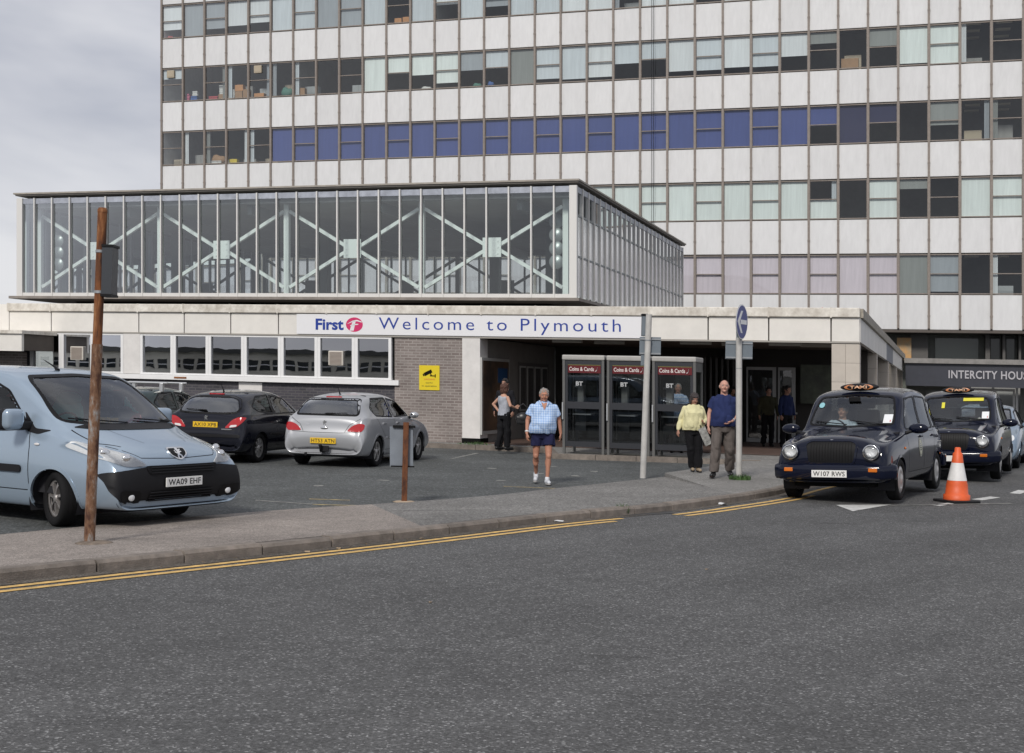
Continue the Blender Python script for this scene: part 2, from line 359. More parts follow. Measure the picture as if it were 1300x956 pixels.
# kerb stones along the front of the station
mroot = tag(link('station_kerb', None), 'low kerb between car park and station footway', 'kerb', kind='structure')
for (xa, ya), (xb, yb) in [((-1.8, 33.75), (-28, 42.35)), ((1.0, 32.55), (-1.8, 33.75)), ((1.05, 30.25), (1.0, 32.55)), ((1.05, 30.25), (5.7, 29.55))]:
    L = math.hypot(xb - xa, yb - ya); k = int(L / .92) or 1; ux, uy = (xb - xa) / L, (yb - ya) / L
    for i in range(k):
        a, b = i * L / k + .006, (i + 1) * L / k - .006
        if L > 20 and i > 20: continue
        p = [(xa + ux * a - uy * .075, ya + uy * a + ux * .075), (xa + ux * b - uy * .075, ya + uy * b + ux * .075), (xa + ux * b + uy * .075, ya + uy * b - ux * .075), (xa + ux * a + uy * .075, ya + uy * a - ux * .075)]
        MB().prism(p, -.1, .096 + rnd.uniform(-.006, .004)).build('kerb_stone', M_kerb, mroot)

# painted lines
def band(name, L, d, w, m, label, z=.0015, cat='road marking', group=None):
    A, B = offset_line(L, d - w / 2), offset_line(L, d + w / 2); n = len(A)
    jit = [rnd.uniform(-.004, .004) for _ in range(n)]
    o = MB().add([(*(p + j), z) for p, j in zip(A, jit)] + [(*(p + j), z) for p, j in zip(B, jit)], [(i, i + 1, n + i + 1, n + i) for i in range(n - 1)]).build(name, m)
    return tag(o, label, cat, group, kind='structure')
k1, k2, k3 = near(KERB, (1.45, 17.3)), near(KERB, (2.05, 17.9)), near(KERB, (7.1, 26.2))
band('yellow_line', KERB[:k1], .24, .085, M_yellow, 'yellow line nearest the kerb, long left run')
band('yellow_line', KERB[:k1 - 1], .41, .085, M_yellow, 'outer yellow line of the long left run')
band('yellow_line', KERB[k2:k3], .34, .085, M_yellow, 'yellow line nearest the kerb running under the taxi')
band('yellow_line', KERB[k2:k2 + 15], .52, .085, M_yellow, 'outer yellow line ending in front of the taxi')
band('gutter_silt', KERB[:k3], .075, .15, asphalt('silt_streaked_asphalt', .10, .2, .35, tint=(1.1, .97, .84), sc=70), 'brownish silt streak in the gutter along the kerb', .0008, 'gutter')
def quad(name, pts, m, label, z=.0018):
    return tag(MB().add([(x, y, z) for x, y in pts], [tuple(range(len(pts)))]).build(name, m), label, 'road marking', kind='structure')
def gpx(a, b): return a, b
quad('white_arrow_marking', [(4.93, 19.62), (4.94, 18.68), (5.85, 19.9)], M_white, 'white triangular marking in front of the taxi')
quad('white_line', [(5.75, 19.76), (5.78, 19.70), (8.0, 20.62), (7.97, 20.70)], M_oldwhite, 'thin faded white line running behind the cone')
quad('white_dash', [(6.52, 20.0), (6.58, 19.85), (6.98, 20.35), (6.93, 20.5)], M_white, 'white dash on the road left of the cone')
quad('white_dash', [(7.55, 21.25), (7.68, 21.1), (8.22, 21.75), (8.1, 21.9)], M_white, 'white dash on the road right of the cone')
quad('white_dash', [(8.75, 22.75), (8.88, 22.6), (9.35, 23.4), (9.22, 23.55)], M_white, 'white dash at the right edge by the second taxi')
for pts, m, lb in [([(-2.75, 18.1), (-2.7, 18.0), (-2.05, 18.0), (-2.1, 18.1)], M_oldyel, 'faded yellow end of a bay line near the pavement'),
        ([(-3.6, 18.5), (-3.6, 18.42), (-2.75, 18.05), (-2.72, 18.12)], M_oldwhite, 'faded white bay line near the van'),
        ([(-2.9, 18.9), (-2.9, 18.8), (-2.3, 18.75), (-2.3, 18.85)], M_oldyel, 'short worn yellow bay mark behind the van'),
        ([(-.1, 22.0), (-.1, 21.9), (1.0, 21.65), (1.0, 21.75)], M_oldyel, 'worn yellow bay line by the walking man'),
        ([(-1.35, 29.3), (-1.28, 29.3), (-.75, 31.8), (-.85, 31.8)], M_oldwhite, 'white bay line right of the silver car'),
        ([(-7.2, 22.5), (-7.1, 22.5), (-5.9, 26.8), (-6.0, 26.8)], M_oldwhite, 'white bay line left of the black car')]:
    quad('bay_line', pts, m, lb, -.026)
for x, y in [(-.35, 26.4), (.55, 25.2), (1.25, 24.8), (-.15, 23.2), (.9, 27.4), (-3.1, 21.2), (-2.2, 22.6), (1.7, 26.2)]:
    pts = [(x + math.cos(q) * rnd.uniform(.05, .14), y + math.sin(q) * rnd.uniform(.06, .2)) for q in np.linspace(0, 6.28, 9)[:-1]]
    quad('paint_fleck', pts, M_oldwhite, 'pale worn fleck on the car park tarmac', -.026)['group'] = 'pale flecks on the car park'
# patches in the surface: manhole and repairs
quad('road_patch', [(1.62, 17.6), (1.5, 17.2), (2.25, 17.75), (2.3, 18.1)], mat('gully_iron', (.05, .05, .05), .6, var=.3), 'dark gully grate at the gap in the yellow lines', .002)

# ================================================================== buildings: a common frame (s along the facade, d behind it, z up)
TH = math.atan(.32); E1 = (math.cos(TH), -math.sin(TH)); E2 = (math.sin(TH), math.cos(TH)); P0 = (-1.52, 34.47); LEAN = .024
def Lm(s, d, z): return (E1[0] * s + E2[0] * d - LEAN * z, E1[1] * s + E2[1] * d, z)
def Bw(s, d, z): a = Lm(s, d, z); return (P0[0] + a[0], P0[1] + a[1], a[2])
PCACHE = {}
def bpiece(name, key, make, m, parent, s, d, z):
    """one piece in the building frame; alike pieces share their mesh. parent empties sit at the world origin of their thing"""
    k = (name, key, m.name)
    if k not in PCACHE:
        mb = MB(); make(mb); mb.mapped(Lm); PCACHE[k] = mb.mesh(name, m)
    w = Vector(Bw(s, d, z)) - WLOC.get(parent.name, Vector((0, 0, 0)))
    o = link(name, PCACHE[k], parent, w); WLOC[o.name] = Vector(Bw(s, d, z)); return o
def bbox(name, m, parent, s0, s1, d0, d1, z0, z1):
    w, h, t = round(s1 - s0, 4), round(z1 - z0, 4), round(d1 - d0, 4)
    return bpiece(name, (w, t, h), lambda mb: mb.box(0, w, 0, t, 0, h), m, parent, s0, d0, z0)
def bthing(name, label, cat, s, d, z=0, group=None):
    o = thing(name, label, cat, Bw(s, d, z), group=group); WLOC[o.name] = Vector(Bw(s, d, z)); return o
def bmesh_piece(name, mb, m, parent, s=0, d=0, z=0):
    me = mb.mapped(Lm).mesh(name, m); w = Vector(Bw(s, d, z)); o = link(name, me, parent, w - WLOC.get(parent.name, Vector((0, 0, 0))) if parent else w); WLOC[o.name] = w; return o

M_panel = mat('white_concrete_panel', (.71, .715, .725), .75, var=.06, vs=1.5, rand=.05, bump=.08, bs=30, stretch=(3, 3, .7))
M_fascia = mat('cream_painted_fascia', (.78, .755, .71), .55, var=.07, vs=2.0, rand=.03)
M_coping = mat('coping_metal', (.74, .71, .65), .6, var=.2, vs=4, rand=.05, var2=(.5, .46, .40))
M_bronze = mat('weathered_mullion', (.25, .215, .19), .6, var=.2, vs=8)
M_wht = mat('white_upvc', (.82, .82, .82), .4, var=.04)
M_whtpier = mat('white_painted_render', (.72, .70, .68), .7, var=.1, vs=3)
M_tile = mat('beige_wall_tile', (.55, .50, .44), .35, var=.06, vs=3, rand=.04)
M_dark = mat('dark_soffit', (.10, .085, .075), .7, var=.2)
M_black = mat('black_void', (.012, .012, .012), .8, spec=0)
M_int = mat('room_lining', (.30, .30, .29), .9, var=.2, vs=.5)
M_ceil = mat('room_ceiling', (.42, .42, .41), .9)
M_pane = glass_mat('window_pane', (.92, .95, .95), .9, wave=.03)
M_spane = glass_mat('station_pane', (.62, .66, .63), 5.0, wave=.012)
M_brickd = brick_mat('dark_brick', (.045, .045, .055), (.075, .07, .085), (.10, .095, .10), E1)
M_brickl = brick_mat('grey_brown_brick', (.19, .155, .145), (.27, .235, .22), (.33, .30, .28), E1)
M_steel = mat('white_steelwork', (.84, .86, .86), .5)
M_alu = mat('aluminium', (.55, .56, .57), .35, metal=.6)
# ================================================================== office slab behind the station
TD, TS0, BAY, ROWH, WINH, NB = 40.0, -34.7, 1.5583, 4.054, 2.124, 37
ZB = [6.889 + ROWH * k for k in range(5)]
def ts(a): return 1.142 * a - 1.70
def tz(a): return 1.75 + (a - 1.75) * 1.142
tower = bthing('office_block', 'tall office block with white panels and rows of windows behind the station', 'building', TS0, TD)
BLIND = {c: mat('blind_' + c, v, .8, var=.1, vs=1.2, rand=.06, stretch=(6, 6, .4)) for c, v in dict(white=(.72, .75, .77), grey=(.34, .37, .40), blue=(.062, .088, .27), green=(.76, .82, .80), pink=(.68, .60, .66), navy=(.02, .022, .07), dim=(.26, .275, .265), pale=(.60, .65, .69)).items()}
M_slat = {}
def fr(mb, tr):
    w, h = BAY - .085, WINH
    mb.box(0, w, 0, .09, 0, .055); mb.box(0, w, 0, .09, h - .05, h); mb.box(0, .035, .01, .08, .055, h - .05); mb.box(w - .035, w, .01, .08, .055, h - .05)
    if tr: mb.box(.035, w - .035, .005, .085, h * .5, h * .5 + .045)
M_items_c = mat('cabinet_buff', (.42, .36, .27), .7); M_items_g = mat('cabinet_grey', (.34, .36, .37), .6)
def win_spec(k, c):
    """blind kind and how far it is drawn, read off the photograph; None = bare"""
    if k == 4:
        t = {0: ('white', .75), 1: ('grey', 1), 2: ('grey', .8), 3: ('white', .75), 4: ('white', .7), 5: ('pale', 1), 6: ('pale', 1), 7: ('grey', 1), 8: ('grey', 1), 10: None, 12: ('white', .55), 14: ('grey', .7), 19: None, 22: None}
        return t.get(c, ('pale', 1) if c < 17 else ('white', 1))
    if k == 3:
        t = {0: ('pale', .3), 9: ('green', 1), 10: ('green', .5), 11: ('green', .58), 12: ('green', .85), 13: ('grey', .52), 14: ('pale', .5), 15: ('dim', 1), 16: ('pale', .88), 17: ('pale', .92), 18: ('white', .9), 19: ('pale', .56), 20: ('pale', .5), 21: ('white', .85), 22: ('pale', .86), 23: ('white', .82), 24: ('pale', .84), 25: ('white', .6), 26: ('dim', .3), 27: None, 28: ('dim', .45), 29: ('green', .95), 30: ('green', 1)}
        return t.get(c)
    if k == 2:
        if 5 <= c <= 25: return ('blue', 1)
        return {26: ('blue', .5), 27: ('navy', 1), 28: ('navy', .5), 30: ('dim', .6)}.get(c)
    if k == 1:
        return {26: None, 27: None, 29: ('dim', .25), 30: None}.get(c, ('green', 1) if c < 33 else None)
    return {29: ('dim', 1), 30: ('grey', .95), 31: None, 32: None}.get(c, ('pink', 1) if c < 29 else None)
for k in range(5):
    for c in range(NB):
        s = TS0 + c * BAY + .0425; tr = c % 2 == 0
        w = bpiece('window', tr, lambda mb, tr=tr: fr(mb, tr), M_bronze, tower, s, TD, ZB[k])
        bpiece('pane', tr, lambda mb: mb.add([(.03, .045, .05), (BAY - .115, .045, .05), (BAY - .115, .045, WINH - .045), (.03, .045, WINH - .045)], [(0, 1, 2, 3)]), M_pane, w, s, TD, ZB[k])
        sp = win_spec(k, c)
        if sp:
            b, dr = sp; h = (WINH - .1) * dr
            def louv(mb, h=h):   # vertical louvre strips, each a little turned
                n = 13; wd = BAY - .13
                for i in range(n):
                    a = .02 + i * wd / n; mb.add([(a, 0, -h), (a + wd / n * 1.02, .02, -h), (a + wd / n * 1.02, .02, 0), (a, 0, 0)], [(0, 1, 2, 3)])
            def roll(mb, h=h): mb.box(.02, BAY - .1, 0, .01, -h, 0); mb.box(.02, BAY - .1, -.008, .014, -h, -h + .03)
            v = b == 'blue' or (b == 'pale' and dr == 1)
            bpiece('blind', (dr, v), louv if v else roll, BLIND[b], w, s, TD + .14, ZB[k] + WINH - .05)
        if sp is None and rnd.random() < .75:   # furniture and a bit of curtain in bare windows
            if rnd.random() < .55: bpiece('curtain', 0, lambda mb: [mb.box(.03 + i * .05, .07 + i * .05, .0 + .02 * (i % 2), .03 + .02 * (i % 2), 0, WINH - .1) for i in range(5)], BLIND[rnd.choice(['white', 'dim', 'pale', 'grey'])], w, s + (0 if rnd.random() < .5 else BAY - .42), TD + .16, ZB[k] + .05)
            hh = rnd.choice((.5, .75, 1.0)); bpiece('cabinet', hh, lambda mb, hh=hh: (mb.box(.2, 1.1, 0, .4, 0, hh), mb.box(.25, .62, -.02, 0, .08, hh - .06), mb.box(.68, 1.05, -.02, 0, .08, hh - .06)), rnd.choice([M_items_c, M_items_g, M_int]), w, s, TD + 1.0 + rnd.random(), ZB[k] + .05)
        if k == 1 and c == 26: bpiece('blind', 'low', lambda mb: mb.box(.02, BAY - .1, 0, .01, 0, 1.0), BLIND['green'], w, s, TD + .14, ZB[k] + .05)
        if k == 3 and c in (0, 4):
            f = bpiece('extractor_fan', 0, lambda mb: (mb.bevbox(.36, .89, -.05, .1, 1.52, 2.0, .03), mb.box(.43, .82, -.06, -.05, 1.59, 1.94)), mat('fan_plastic', (.42, .36, .27), .6), w, s, TD, ZB[k])
    # spandrel panels below each window row, and one row above the topmost
for k in range(6):
    zt = (ZB[k] - .04) if k < 5 else ZB[4] + ROWH - .04
    h = ROWH - WINH - .1
    for c in range(NB):
        bpiece('spandrel_panel', 0, lambda mb: mb.bevbox(0, BAY - .095, 0, .12, 0, h, .02), M_panel, tower, TS0 + c * BAY + .0475, TD + .03, zt - h)
    bbox('floor_slab', M_ceil, tower, TS0 + .1, TS0 + NB * BAY - .1, TD + .2, TD + 6, zt - .5, zt - .2)
for c in range(NB + 1):   # mullions the height of the block, with sleeve joints
    def mul(mb):
        mb.box(-.058, .058, -.06, .14, 0, 22.1)
        for k in range(5): mb.box(-.07, .07, -.072, .1, .62 + k * ROWH, .71 + k * ROWH)
    bpiece('mullion', 0, mul, M_bronze, tower, TS0 + c * BAY, TD, 5.07)
bbox('rear_wall', M_int, tower, TS0, TS0 + NB * BAY, TD + 6, TD + 6.3, 0, 27.2)
bbox('end_wall', M_whtpier, tower, TS0 - .02, TS0 + .08, TD + .16, TD + 14, 5.0, 27.2)
bbox('roof', M_whtpier, tower, TS0, TS0 + NB * BAY, TD + .2, TD + 14, 27.1, 27.5)
for k in range(5):
    for c in range(0, NB, 6): bbox('partition', M_int, tower, TS0 + c * BAY - .05, TS0 + c * BAY + .05, TD + .25, TD + 6, ZB[k] - .1, ZB[k] + 3.0)
    for c in (31, 32, 33):
        if k in (0, 2, 3):
            for q in range(3): bbox('ceiling_light', mat('tube_light_diffuser', (.75, .68, .55), .4), tower, TS0 + (c + .2) * BAY, TS0 + (c + .7) * BAY, TD + 1.2 + q * 1.5, TD + 1.4 + q * 1.5, ZB[k] + 2.35, ZB[k] + 2.45)
# undercroft and ground floor at the right
bbox('soffit', M_dark, tower, TS0, TS0 + NB * BAY, TD + .05, TD + 6, 4.86, 5.03)
bbox('undercroft_wall', mat('green_glazed_wall', (.14, .15, .13), .4, var=.2), tower, ts(9.0), TS0 + NB * BAY, TD + 2.5, TD + 2.7, 0, 4.86)
for a, b in [(11.2, 12.0), (14.55, 14.75), (15.3, 15.42), (16.0, 16.1), (16.6, 17.6)]:
    bbox('undercroft_pier', mat('dark_pier', (.10, .095, .09), .6), tower, ts(a), ts(b), TD + 1.2, TD + 2.5, 0, 4.86)
for a, b in [(12.3, 14.3), (14.8, 15.25), (15.5, 15.9)]:
    w = bbox('clerestory_window', M_bronze, tower, ts(a), ts(b), TD + 2.40, TD + 2.46, tz(3.15), tz(3.25))
    bbox('pane', mat('green_grey_glazing', (.16, .19, .165), .12, spec=.7), w, ts(a) + .03, ts(b) - .03, TD + 2.42, TD + 2.45, tz(3.25), tz(4.3))
bbox('orange_banner', mat('orange_print', (.45, .24, .08), .6, var=.6, vs=2, var2=(.3, .27, .2)), tower, ts(10.6), ts(11.25), TD + 1.0, TD + 1.05, tz(3.2), tz(4.25))
# entrance of the office block
ent = bthing('office_entrance', 'low grey office entrance with dark name fascia and white doors behind the taxis', 'entrance', 11.1, 28)
M_slate = mat('slate_grey_fascia', (.045, .048, .062), .4, var=.1)
bbox('fascia', M_slate, ent, 11.05, 19.0, 28, 28.25, 1.98, 2.98)
bbox('coping', mat('lead_coping', (.24, .23, .22), .6, var=.25), ent, 11.0, 19.05, 27.85, 31.0, 2.985, 3.2)
bbox('canopy_roof', M_dark, ent, 11.05, 19.0, 28.26, 33, 2.0, 2.1)
bbox('wall', mat('grey_green_cladding', (.13, .135, .12), .4, var=.1), ent, 11.05, 13.86, 30.1, 30.3, 0, 1.995)
bbox('notice_panel', mat('glazed_notice', (.19, .195, .185), .25, var=.15, vs=6), ent, 11.9, 13.3, 30.04, 30.09, .7, 1.8)
bbox('wall', mat('grey_green_cladding', (.13, .135, .12), .4), ent, 15.95, 19, 30.1, 30.3, 0, 1.995)
for a, b in [(13.86, 14.75), (14.85, 15.72)]:
    dr = bpiece('door', (a,), lambda mb, w=b - a: (mb.box(0, .09, 0, .06, .02, 1.94), mb.box(w - .09, w, 0, .06, .02, 1.94), mb.box(.09, w - .09, 0, .06, 1.82, 1.94), mb.box(.09, w - .09, 0, .06, .02, .2), mb.box(.09, w - .09, 0, .06, .95, 1.05)), M_wht, ent, a, 30.05, 0)
    bpiece('pane', (a,), lambda mb, w=b - a: mb.add([(.09, .03, .2), (w - .09, .03, .2), (w - .09, .03, 1.82), (.09, .03, 1.82)], [(0, 1, 2, 3)]), M_pane, dr, a, 30.05, 0)
    bpiece('handle', 0, lambda mb: mb.box(0, .03, -.06, -.02, .8, 1.2), M_alu, dr, a + (.78 if a < 14 else .05), 30.05, 0)
for a in (13.75, 14.75, 15.75): bbox('door_post', M_wht, ent, a, a + .1, 30.0, 30.12, 0, 1.99)
bbox('lobby_wall', M_int, ent, 13.4, 16.5, 33.5, 33.7, 0, 3)
sg = bthing('office_name_sign', 'pale raised capital letters reading INTERCITY HOUSE on the slate fascia', 'sign', 12.86, 27.99, 2.2)
me = lettering('INTERCITY HOUSE', 3.45, .36, mat('pale_letters', (.46, .45, .48), .5), lambda a, b, c: Lm(a, -c, b), .03, bold=.018, spacing=1.08, align='l')
link('letters', me, sg, (0, 0, .14))

# things on the window sills of the office block
M_items = {n: mat('item_' + n, c, .7, var=.15) for n, c in dict(brown=(.32, .19, .10), white=(.6, .6, .58), red=(.42, .07, .08), blue=(.05, .12, .33), green=(.07, .19, .15), yellow=(.62, .48, .05), orange=(.48, .23, .09), pink=(.5, .12, .2), grey=(.25, .25, .24)).items()}
def sill_item(name, label, cat, m, k, c, a, w, h, dp=.3, z=0, kind='box'):
    a, w, h, z = a * 1.14, w * 1.14, h * 1.14, z * 1.14
    o = bthing(name, label, cat, TS0 + c * BAY + a, TD + .3, ZB[k] + .06 + z); mb = MB()
    if kind == 'box':
        mb.bevbox(0, w, 0, dp, 0, h, .012); mb.box(w * .42, w * .58, -.004, dp + .004, h * .5, h + .004)
        mb.box(.03, w * .35, -.003, 0, h * .3, h * .7)
    elif kind == 'bag':
        mb.ell((w / 2, dp / 2, h * .42), (w / 2, dp / 2, h * .45)); mb.ell((w * .35, dp / 2, h * .7), (w * .25, dp * .3, h * .3)); mb.ell((w * .75, dp / 2, h * .55), (w * .22, dp * .3, h * .3))
    elif kind == 'paper':
        for i in range(5): mb.box(rnd.uniform(0, .05), w - rnd.uniform(0, .05), rnd.uniform(0, .04), dp, i * h / 5, (i + .9) * h / 5)
    bmesh_piece('carton' if kind == 'box' else 'bundle', mb, M_items[m], o, TS0 + c * BAY + a, TD + .3, ZB[k] + .06 + z)
for a in [('paper_stack', 'blue folders on the sill of the second window from the left', 'folders', 'blue', 3, 1, .3, .42, .28, .3, 0, 'paper'),
          ('paper_stack', 'white papers above blue folders in the second window', 'papers', 'white', 3, 1, .42, .34, .26, .25, .29, 'paper'),
          ('paper_stack', 'pink folders at the left edge of the second window', 'folders', 'pink', 3, 1, .06, .2, .42, .3, 0, 'paper'),
          ('paper_stack', 'flat red folders on the sill of the third window', 'folders', 'red', 3, 2, .08, .6, .22, .3, 0, 'paper'),
          ('cardboard_box', 'brown carton at the right of the third window', 'box', 'brown', 3, 2, .72, .45, .3, .35, 0, 'box'),
          ('paper_stack', 'white papers piled on the brown carton, third window', 'papers', 'white', 3, 2, .74, .42, .5, .3, .31, 'paper'),
          ('paper_stack', 'tall white paper stack at left of the fourth window', 'papers', 'white', 3, 3, .06, .3, .55, .3, 0, 'paper'),
          ('cardboard_box', 'brown carton at the centre of the fourth window', 'box', 'brown', 3, 3, .38, .46, .42, .35, 0, 'box'),
          ('cardboard_box', 'orange brown carton on top of the others, fourth window', 'box', 'orange', 3, 3, .38, .5, .34, .35, .43, 'box'),
          ('cardboard_box', 'brown carton at the right of the fourth window', 'box', 'brown', 3, 3, .88, .36, .5, .35, 0, 'box'),
          ('cardboard_box', 'low brown carton under the window fan', 'box', 'orange', 3, 4, .2, .6, .25, .35, 0, 'box'),
          ('bag', 'green plastic bag in the sixth window', 'bag', 'green', 3, 5, .4, .75, .55, .4, 0, 'bag'),
          ('cardboard_box', 'brown box on the sill of the seventh window', 'box', 'brown', 3, 6, .1, .45, .42, .3, 0, 'box'),
          ('cardboard_box', 'left orange box in the dark top row window', 'box', 'orange', 4, 10, .35, .4, .3, .3, 0, 'box'),
          ('cardboard_box', 'right orange box in the dark top row window', 'box', 'orange', 4, 10, .82, .36, .34, .3, 0, 'box'),
          ('bag', 'blue bag beside the red curtain window', 'bag', 'blue', 3, 14, .06, .35, .3, .3, 0, 'bag'),
          ('bag', 'green bag under the grey blind', 'bag', 'green', 3, 13, .6, .5, .25, .3, 0, 'bag'),
          ('yellow_crate', 'yellow crate on the sill left of the blue blinds', 'crate', 'yellow', 2, 3, .0, .5, .24, .3, 0, 'box'),
          ('bag', 'brown bundle on the sill left of the yellow crate', 'bundle', 'brown', 2, 2, .15, .95, .55, .4, .0, 'bag'),
          ('paper_stack', 'cream papers in front of the brown bundle', 'papers', 'white', 2, 2, .1, .8, .18, .2, .0, 'paper'),
          ('cardboard_box', 'brown box low in a window of the right half', 'box', 'brown', 3, 27, .12, .8, .5, .4, 0, 'box'),
          ('bag', 'white crumpled cloth in the dim twelfth window', 'cloth', 'white', 3, 11, .45, .6, .2, .3, 0, 'bag'),
          ('bag', 'red bundle in the leftmost top row window', 'bundle', 'red', 4, 0, .12, .4, .2, .3, 0, 'bag')]:
    sill_item(*a)
# ================================================================== low station building
st = bthing('station_building', 'low cream fronted station building with window strip and open entrance', 'building', -1.5, 0)
FJ = [9.76 - 1.4925 * i for i in range(17)]           # fascia joints
edges = [10.44] + FJ
for a, b in zip(edges[1:], edges[:-1]):
    w = b - a
    bpiece('fascia_panel', round(w, 2), lambda mb, w=w: mb.bevbox(.016, w - .016, 0, .12, 2.90, 3.475, .008), M_fascia, st, a, 0, 0)
    bpiece('coping', round(w, 2), lambda mb, w=w: (mb.bevbox(.004, w - .004, -.07, .5, 3.485, 3.715, .02), mb.box(-.02, .02, -.078, .4, 3.47, 3.722)), M_coping, st, a, 0, 0)
bbox('fascia_backing', M_dark, st, -15.7, 10.3, .121, .139, 2.91, 3.47)
bbox('fascia_flashing', mat('flashing_grey', (.35, .33, .3), .5), st, -15.7, 10.44, -.02, .1, 2.86, 2.898)
bbox('roof', mat('roof_felt', (.13, .13, .125), .9, var=.2), st, -30, 10.4, .14, 31, 3.35, 3.48)
bbox('lower_parapet', M_fascia, st, -30, -14.14, .02, .11, 2.9, 3.69)
bbox('left_wall', M_brickd, st, -30, -15.72, .4, .6, .02, 2.9)
# brick wall right of the windows
bmesh_piece('brick_wall', MB().box(-1.69, .26, .03, .35, .05, 2.86), M_brickl, st)
# dark brick below the window strip
bmesh_piece('brick_wall', MB().box(-15.7, -1.70, .10, .4, .05, 1.56), M_brickd, st)['label'] = 'dark brick below the window strip'
bbox('painted_patch', M_whtpier, st, -6.45, -5.72, .085, .099, .6, 1.54)
bbox('window_sill', M_wht, st, -10.2, -1.55, -.04, .3, 1.565, 1.70)
bbox('window_sill', M_wht, st, -13.5, -10.2, .0, .3, 1.565, 1.70)
bbox('pier', M_whtpier, st, -10.15, -9.6, -.012, .25, 1.71, 2.855)
bmesh_piece('brick_pier', MB().box(-15.7, -13.4, .02, .3, 1.57, 2.855), M_brickd, st)
bbox('rusty_stain', mat('rust_patch', (.25, .10, .04), .9, var=.5, vs=20), st, -8.45, -8.05, -.05, -.041, 1.6, 1.65)
def swin(a, b, fan=False, dark=False):
    w = b - a; f = .085
    o = bpiece('window', round(w, 2), lambda mb: (mb.box(0, f, 0, .12, 0, 1.145), mb.box(w - f, w, 0, .12, 0, 1.145), mb.box(f, w - f, .0, .12, 0, .05), mb.box(f, w - f, .0, .12, 1.105, 1.145)), M_wht, st, a, .0, 1.705)
    bpiece('pane', round(w, 2), lambda mb: mb.add([(f, .06, .05), (w - f, .06, .05), (w - f, .06, 1.105), (f, .06, 1.105)], [(0, 1, 2, 3)]), M_spane, o, a, .0, 1.705)
    if fan:
        g = bpiece('extractor_fan', round(w, 2), lambda mb: mb.bevbox(w * .3, w * .3 + .44, -.02, .1, .36, .76, .02), mat('fan_frame', (.6, .56, .5), .5), o, a, .0, 1.705)
        bpiece('fan_grille', round(w, 2), lambda mb: [mb.box(w * .3 + .04, w * .3 + .40, -.032, -.02, .39 + i * .035, .41 + i * .035) for i in range(10)], mat('fan_grille', (.28, .23, .2), .7), o, a, .0, 1.705)
    return o
xs = [-9.6, -8.51, -7.37, -6.24, -5.09, -3.97, -2.85, -1.77]
for i in range(7): swin(xs[i], xs[i + 1] - .004, fan=(i == 5))
xs = [-13.38, -12.28, -11.19, -10.16]
for i in range(3): swin(xs[i], xs[i + 1] - .004, fan=(i == 1))
# rooms behind the windows
bbox('room_wall', M_int, st, -15.6, -.2, 4.0, 4.1, 0, 3.3)
bbox('room_wall', M_int, st, .05, .2, .36, 7, 0, 3.3)
bbox('room_floor', M_int, st, -15.6, 0, .45, 4, .09, .12)
bbox('curtain', mat('dark_curtain', (.05, .05, .055), .9, var=.4, vs=8, stretch=(6, 6, .3)), st, -9.5, -8.6, .3, .34, 1.7, 2.85)
# entrance: white column, left side wall, soffit, rear glazing
bbox('column', M_whtpier, st, .262, .76, -.015, .6, .22, 2.858)
bbox('column_foot', M_black, st, .25, .775, -.02, .62, .05, .215)
bbox('side_wall', mat('grey_lobby_wall', (.26, .25, .235), .7, var=.15), st, .5, .755, .62, 7.2, .05, 2.858)
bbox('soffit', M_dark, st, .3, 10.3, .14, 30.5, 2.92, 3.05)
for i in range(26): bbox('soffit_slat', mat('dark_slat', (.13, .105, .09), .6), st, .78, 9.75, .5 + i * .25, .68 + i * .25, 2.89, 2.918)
for a, b, d0 in [(2.55, 3.35, .62), (3.5, 4.3, 1.4), (5.95, 6.75, .62), (6.9, 7.7, 1.4), (8.2, 9.0, .62), (8.9, 9.7, 1.4)]:
    l = bbox('strip_light', mat('strip_light_housing', (.5, .47, .42), .5), st, a, b, d0, d0 + .14, 2.80, 2.885)
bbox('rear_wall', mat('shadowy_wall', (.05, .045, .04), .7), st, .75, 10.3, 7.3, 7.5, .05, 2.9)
bbox('entrance_floor', mat('quarry_tile', (.14, .095, .08), .5, var=.2), st, .75, 10.4, .0, 7.2, .088, .1)
for i in range(9): bbox('dark_fin', mat('dark_metal_fin', (.06, .058, .055), .45), st, 5.3 + i * .17, 5.36 + i * .17, 6.3, 6.6, .1, 2.6)
# sliding doors with white frames
for a, b in [(6.85, 7.72), (7.78, 8.28)]:
    w = b - a
    dr = bpiece('sliding_door', (a,), lambda mb, w=w: (mb.box(0, .045, 0, .06, .12, 2.35), mb.box(w - .1, w, 0, .06, .12, 2.35), mb.box(.05, w - .1, 0, .06, 2.26, 2.35), mb.box(.05, w - .1, 0, .06, .12, .24), mb.box(w - .26, w + .06, -.05, 0, .98, 1.03)), mat('door_frame_grey', (.42, .42, .41), .4), st, a, 6.6, 0)
    bpiece('pane', (a,), lambda mb, w=w: mb.add([(.05, .03, .24), (w - .1, .03, .24), (w - .1, .03, 2.26), (.05, .03, 2.26)], [(0, 1, 2, 3)]), M_pane, dr, a, 6.6, 0)
bbox('mural_panel', mat('dark_green_mural', (.06, .075, .045), .35, var=.7, vs=2.2, var2=(.02, .018, .015)), st, 8.4, 9.75, 6.9, 6.95, 1.3, 2.45)
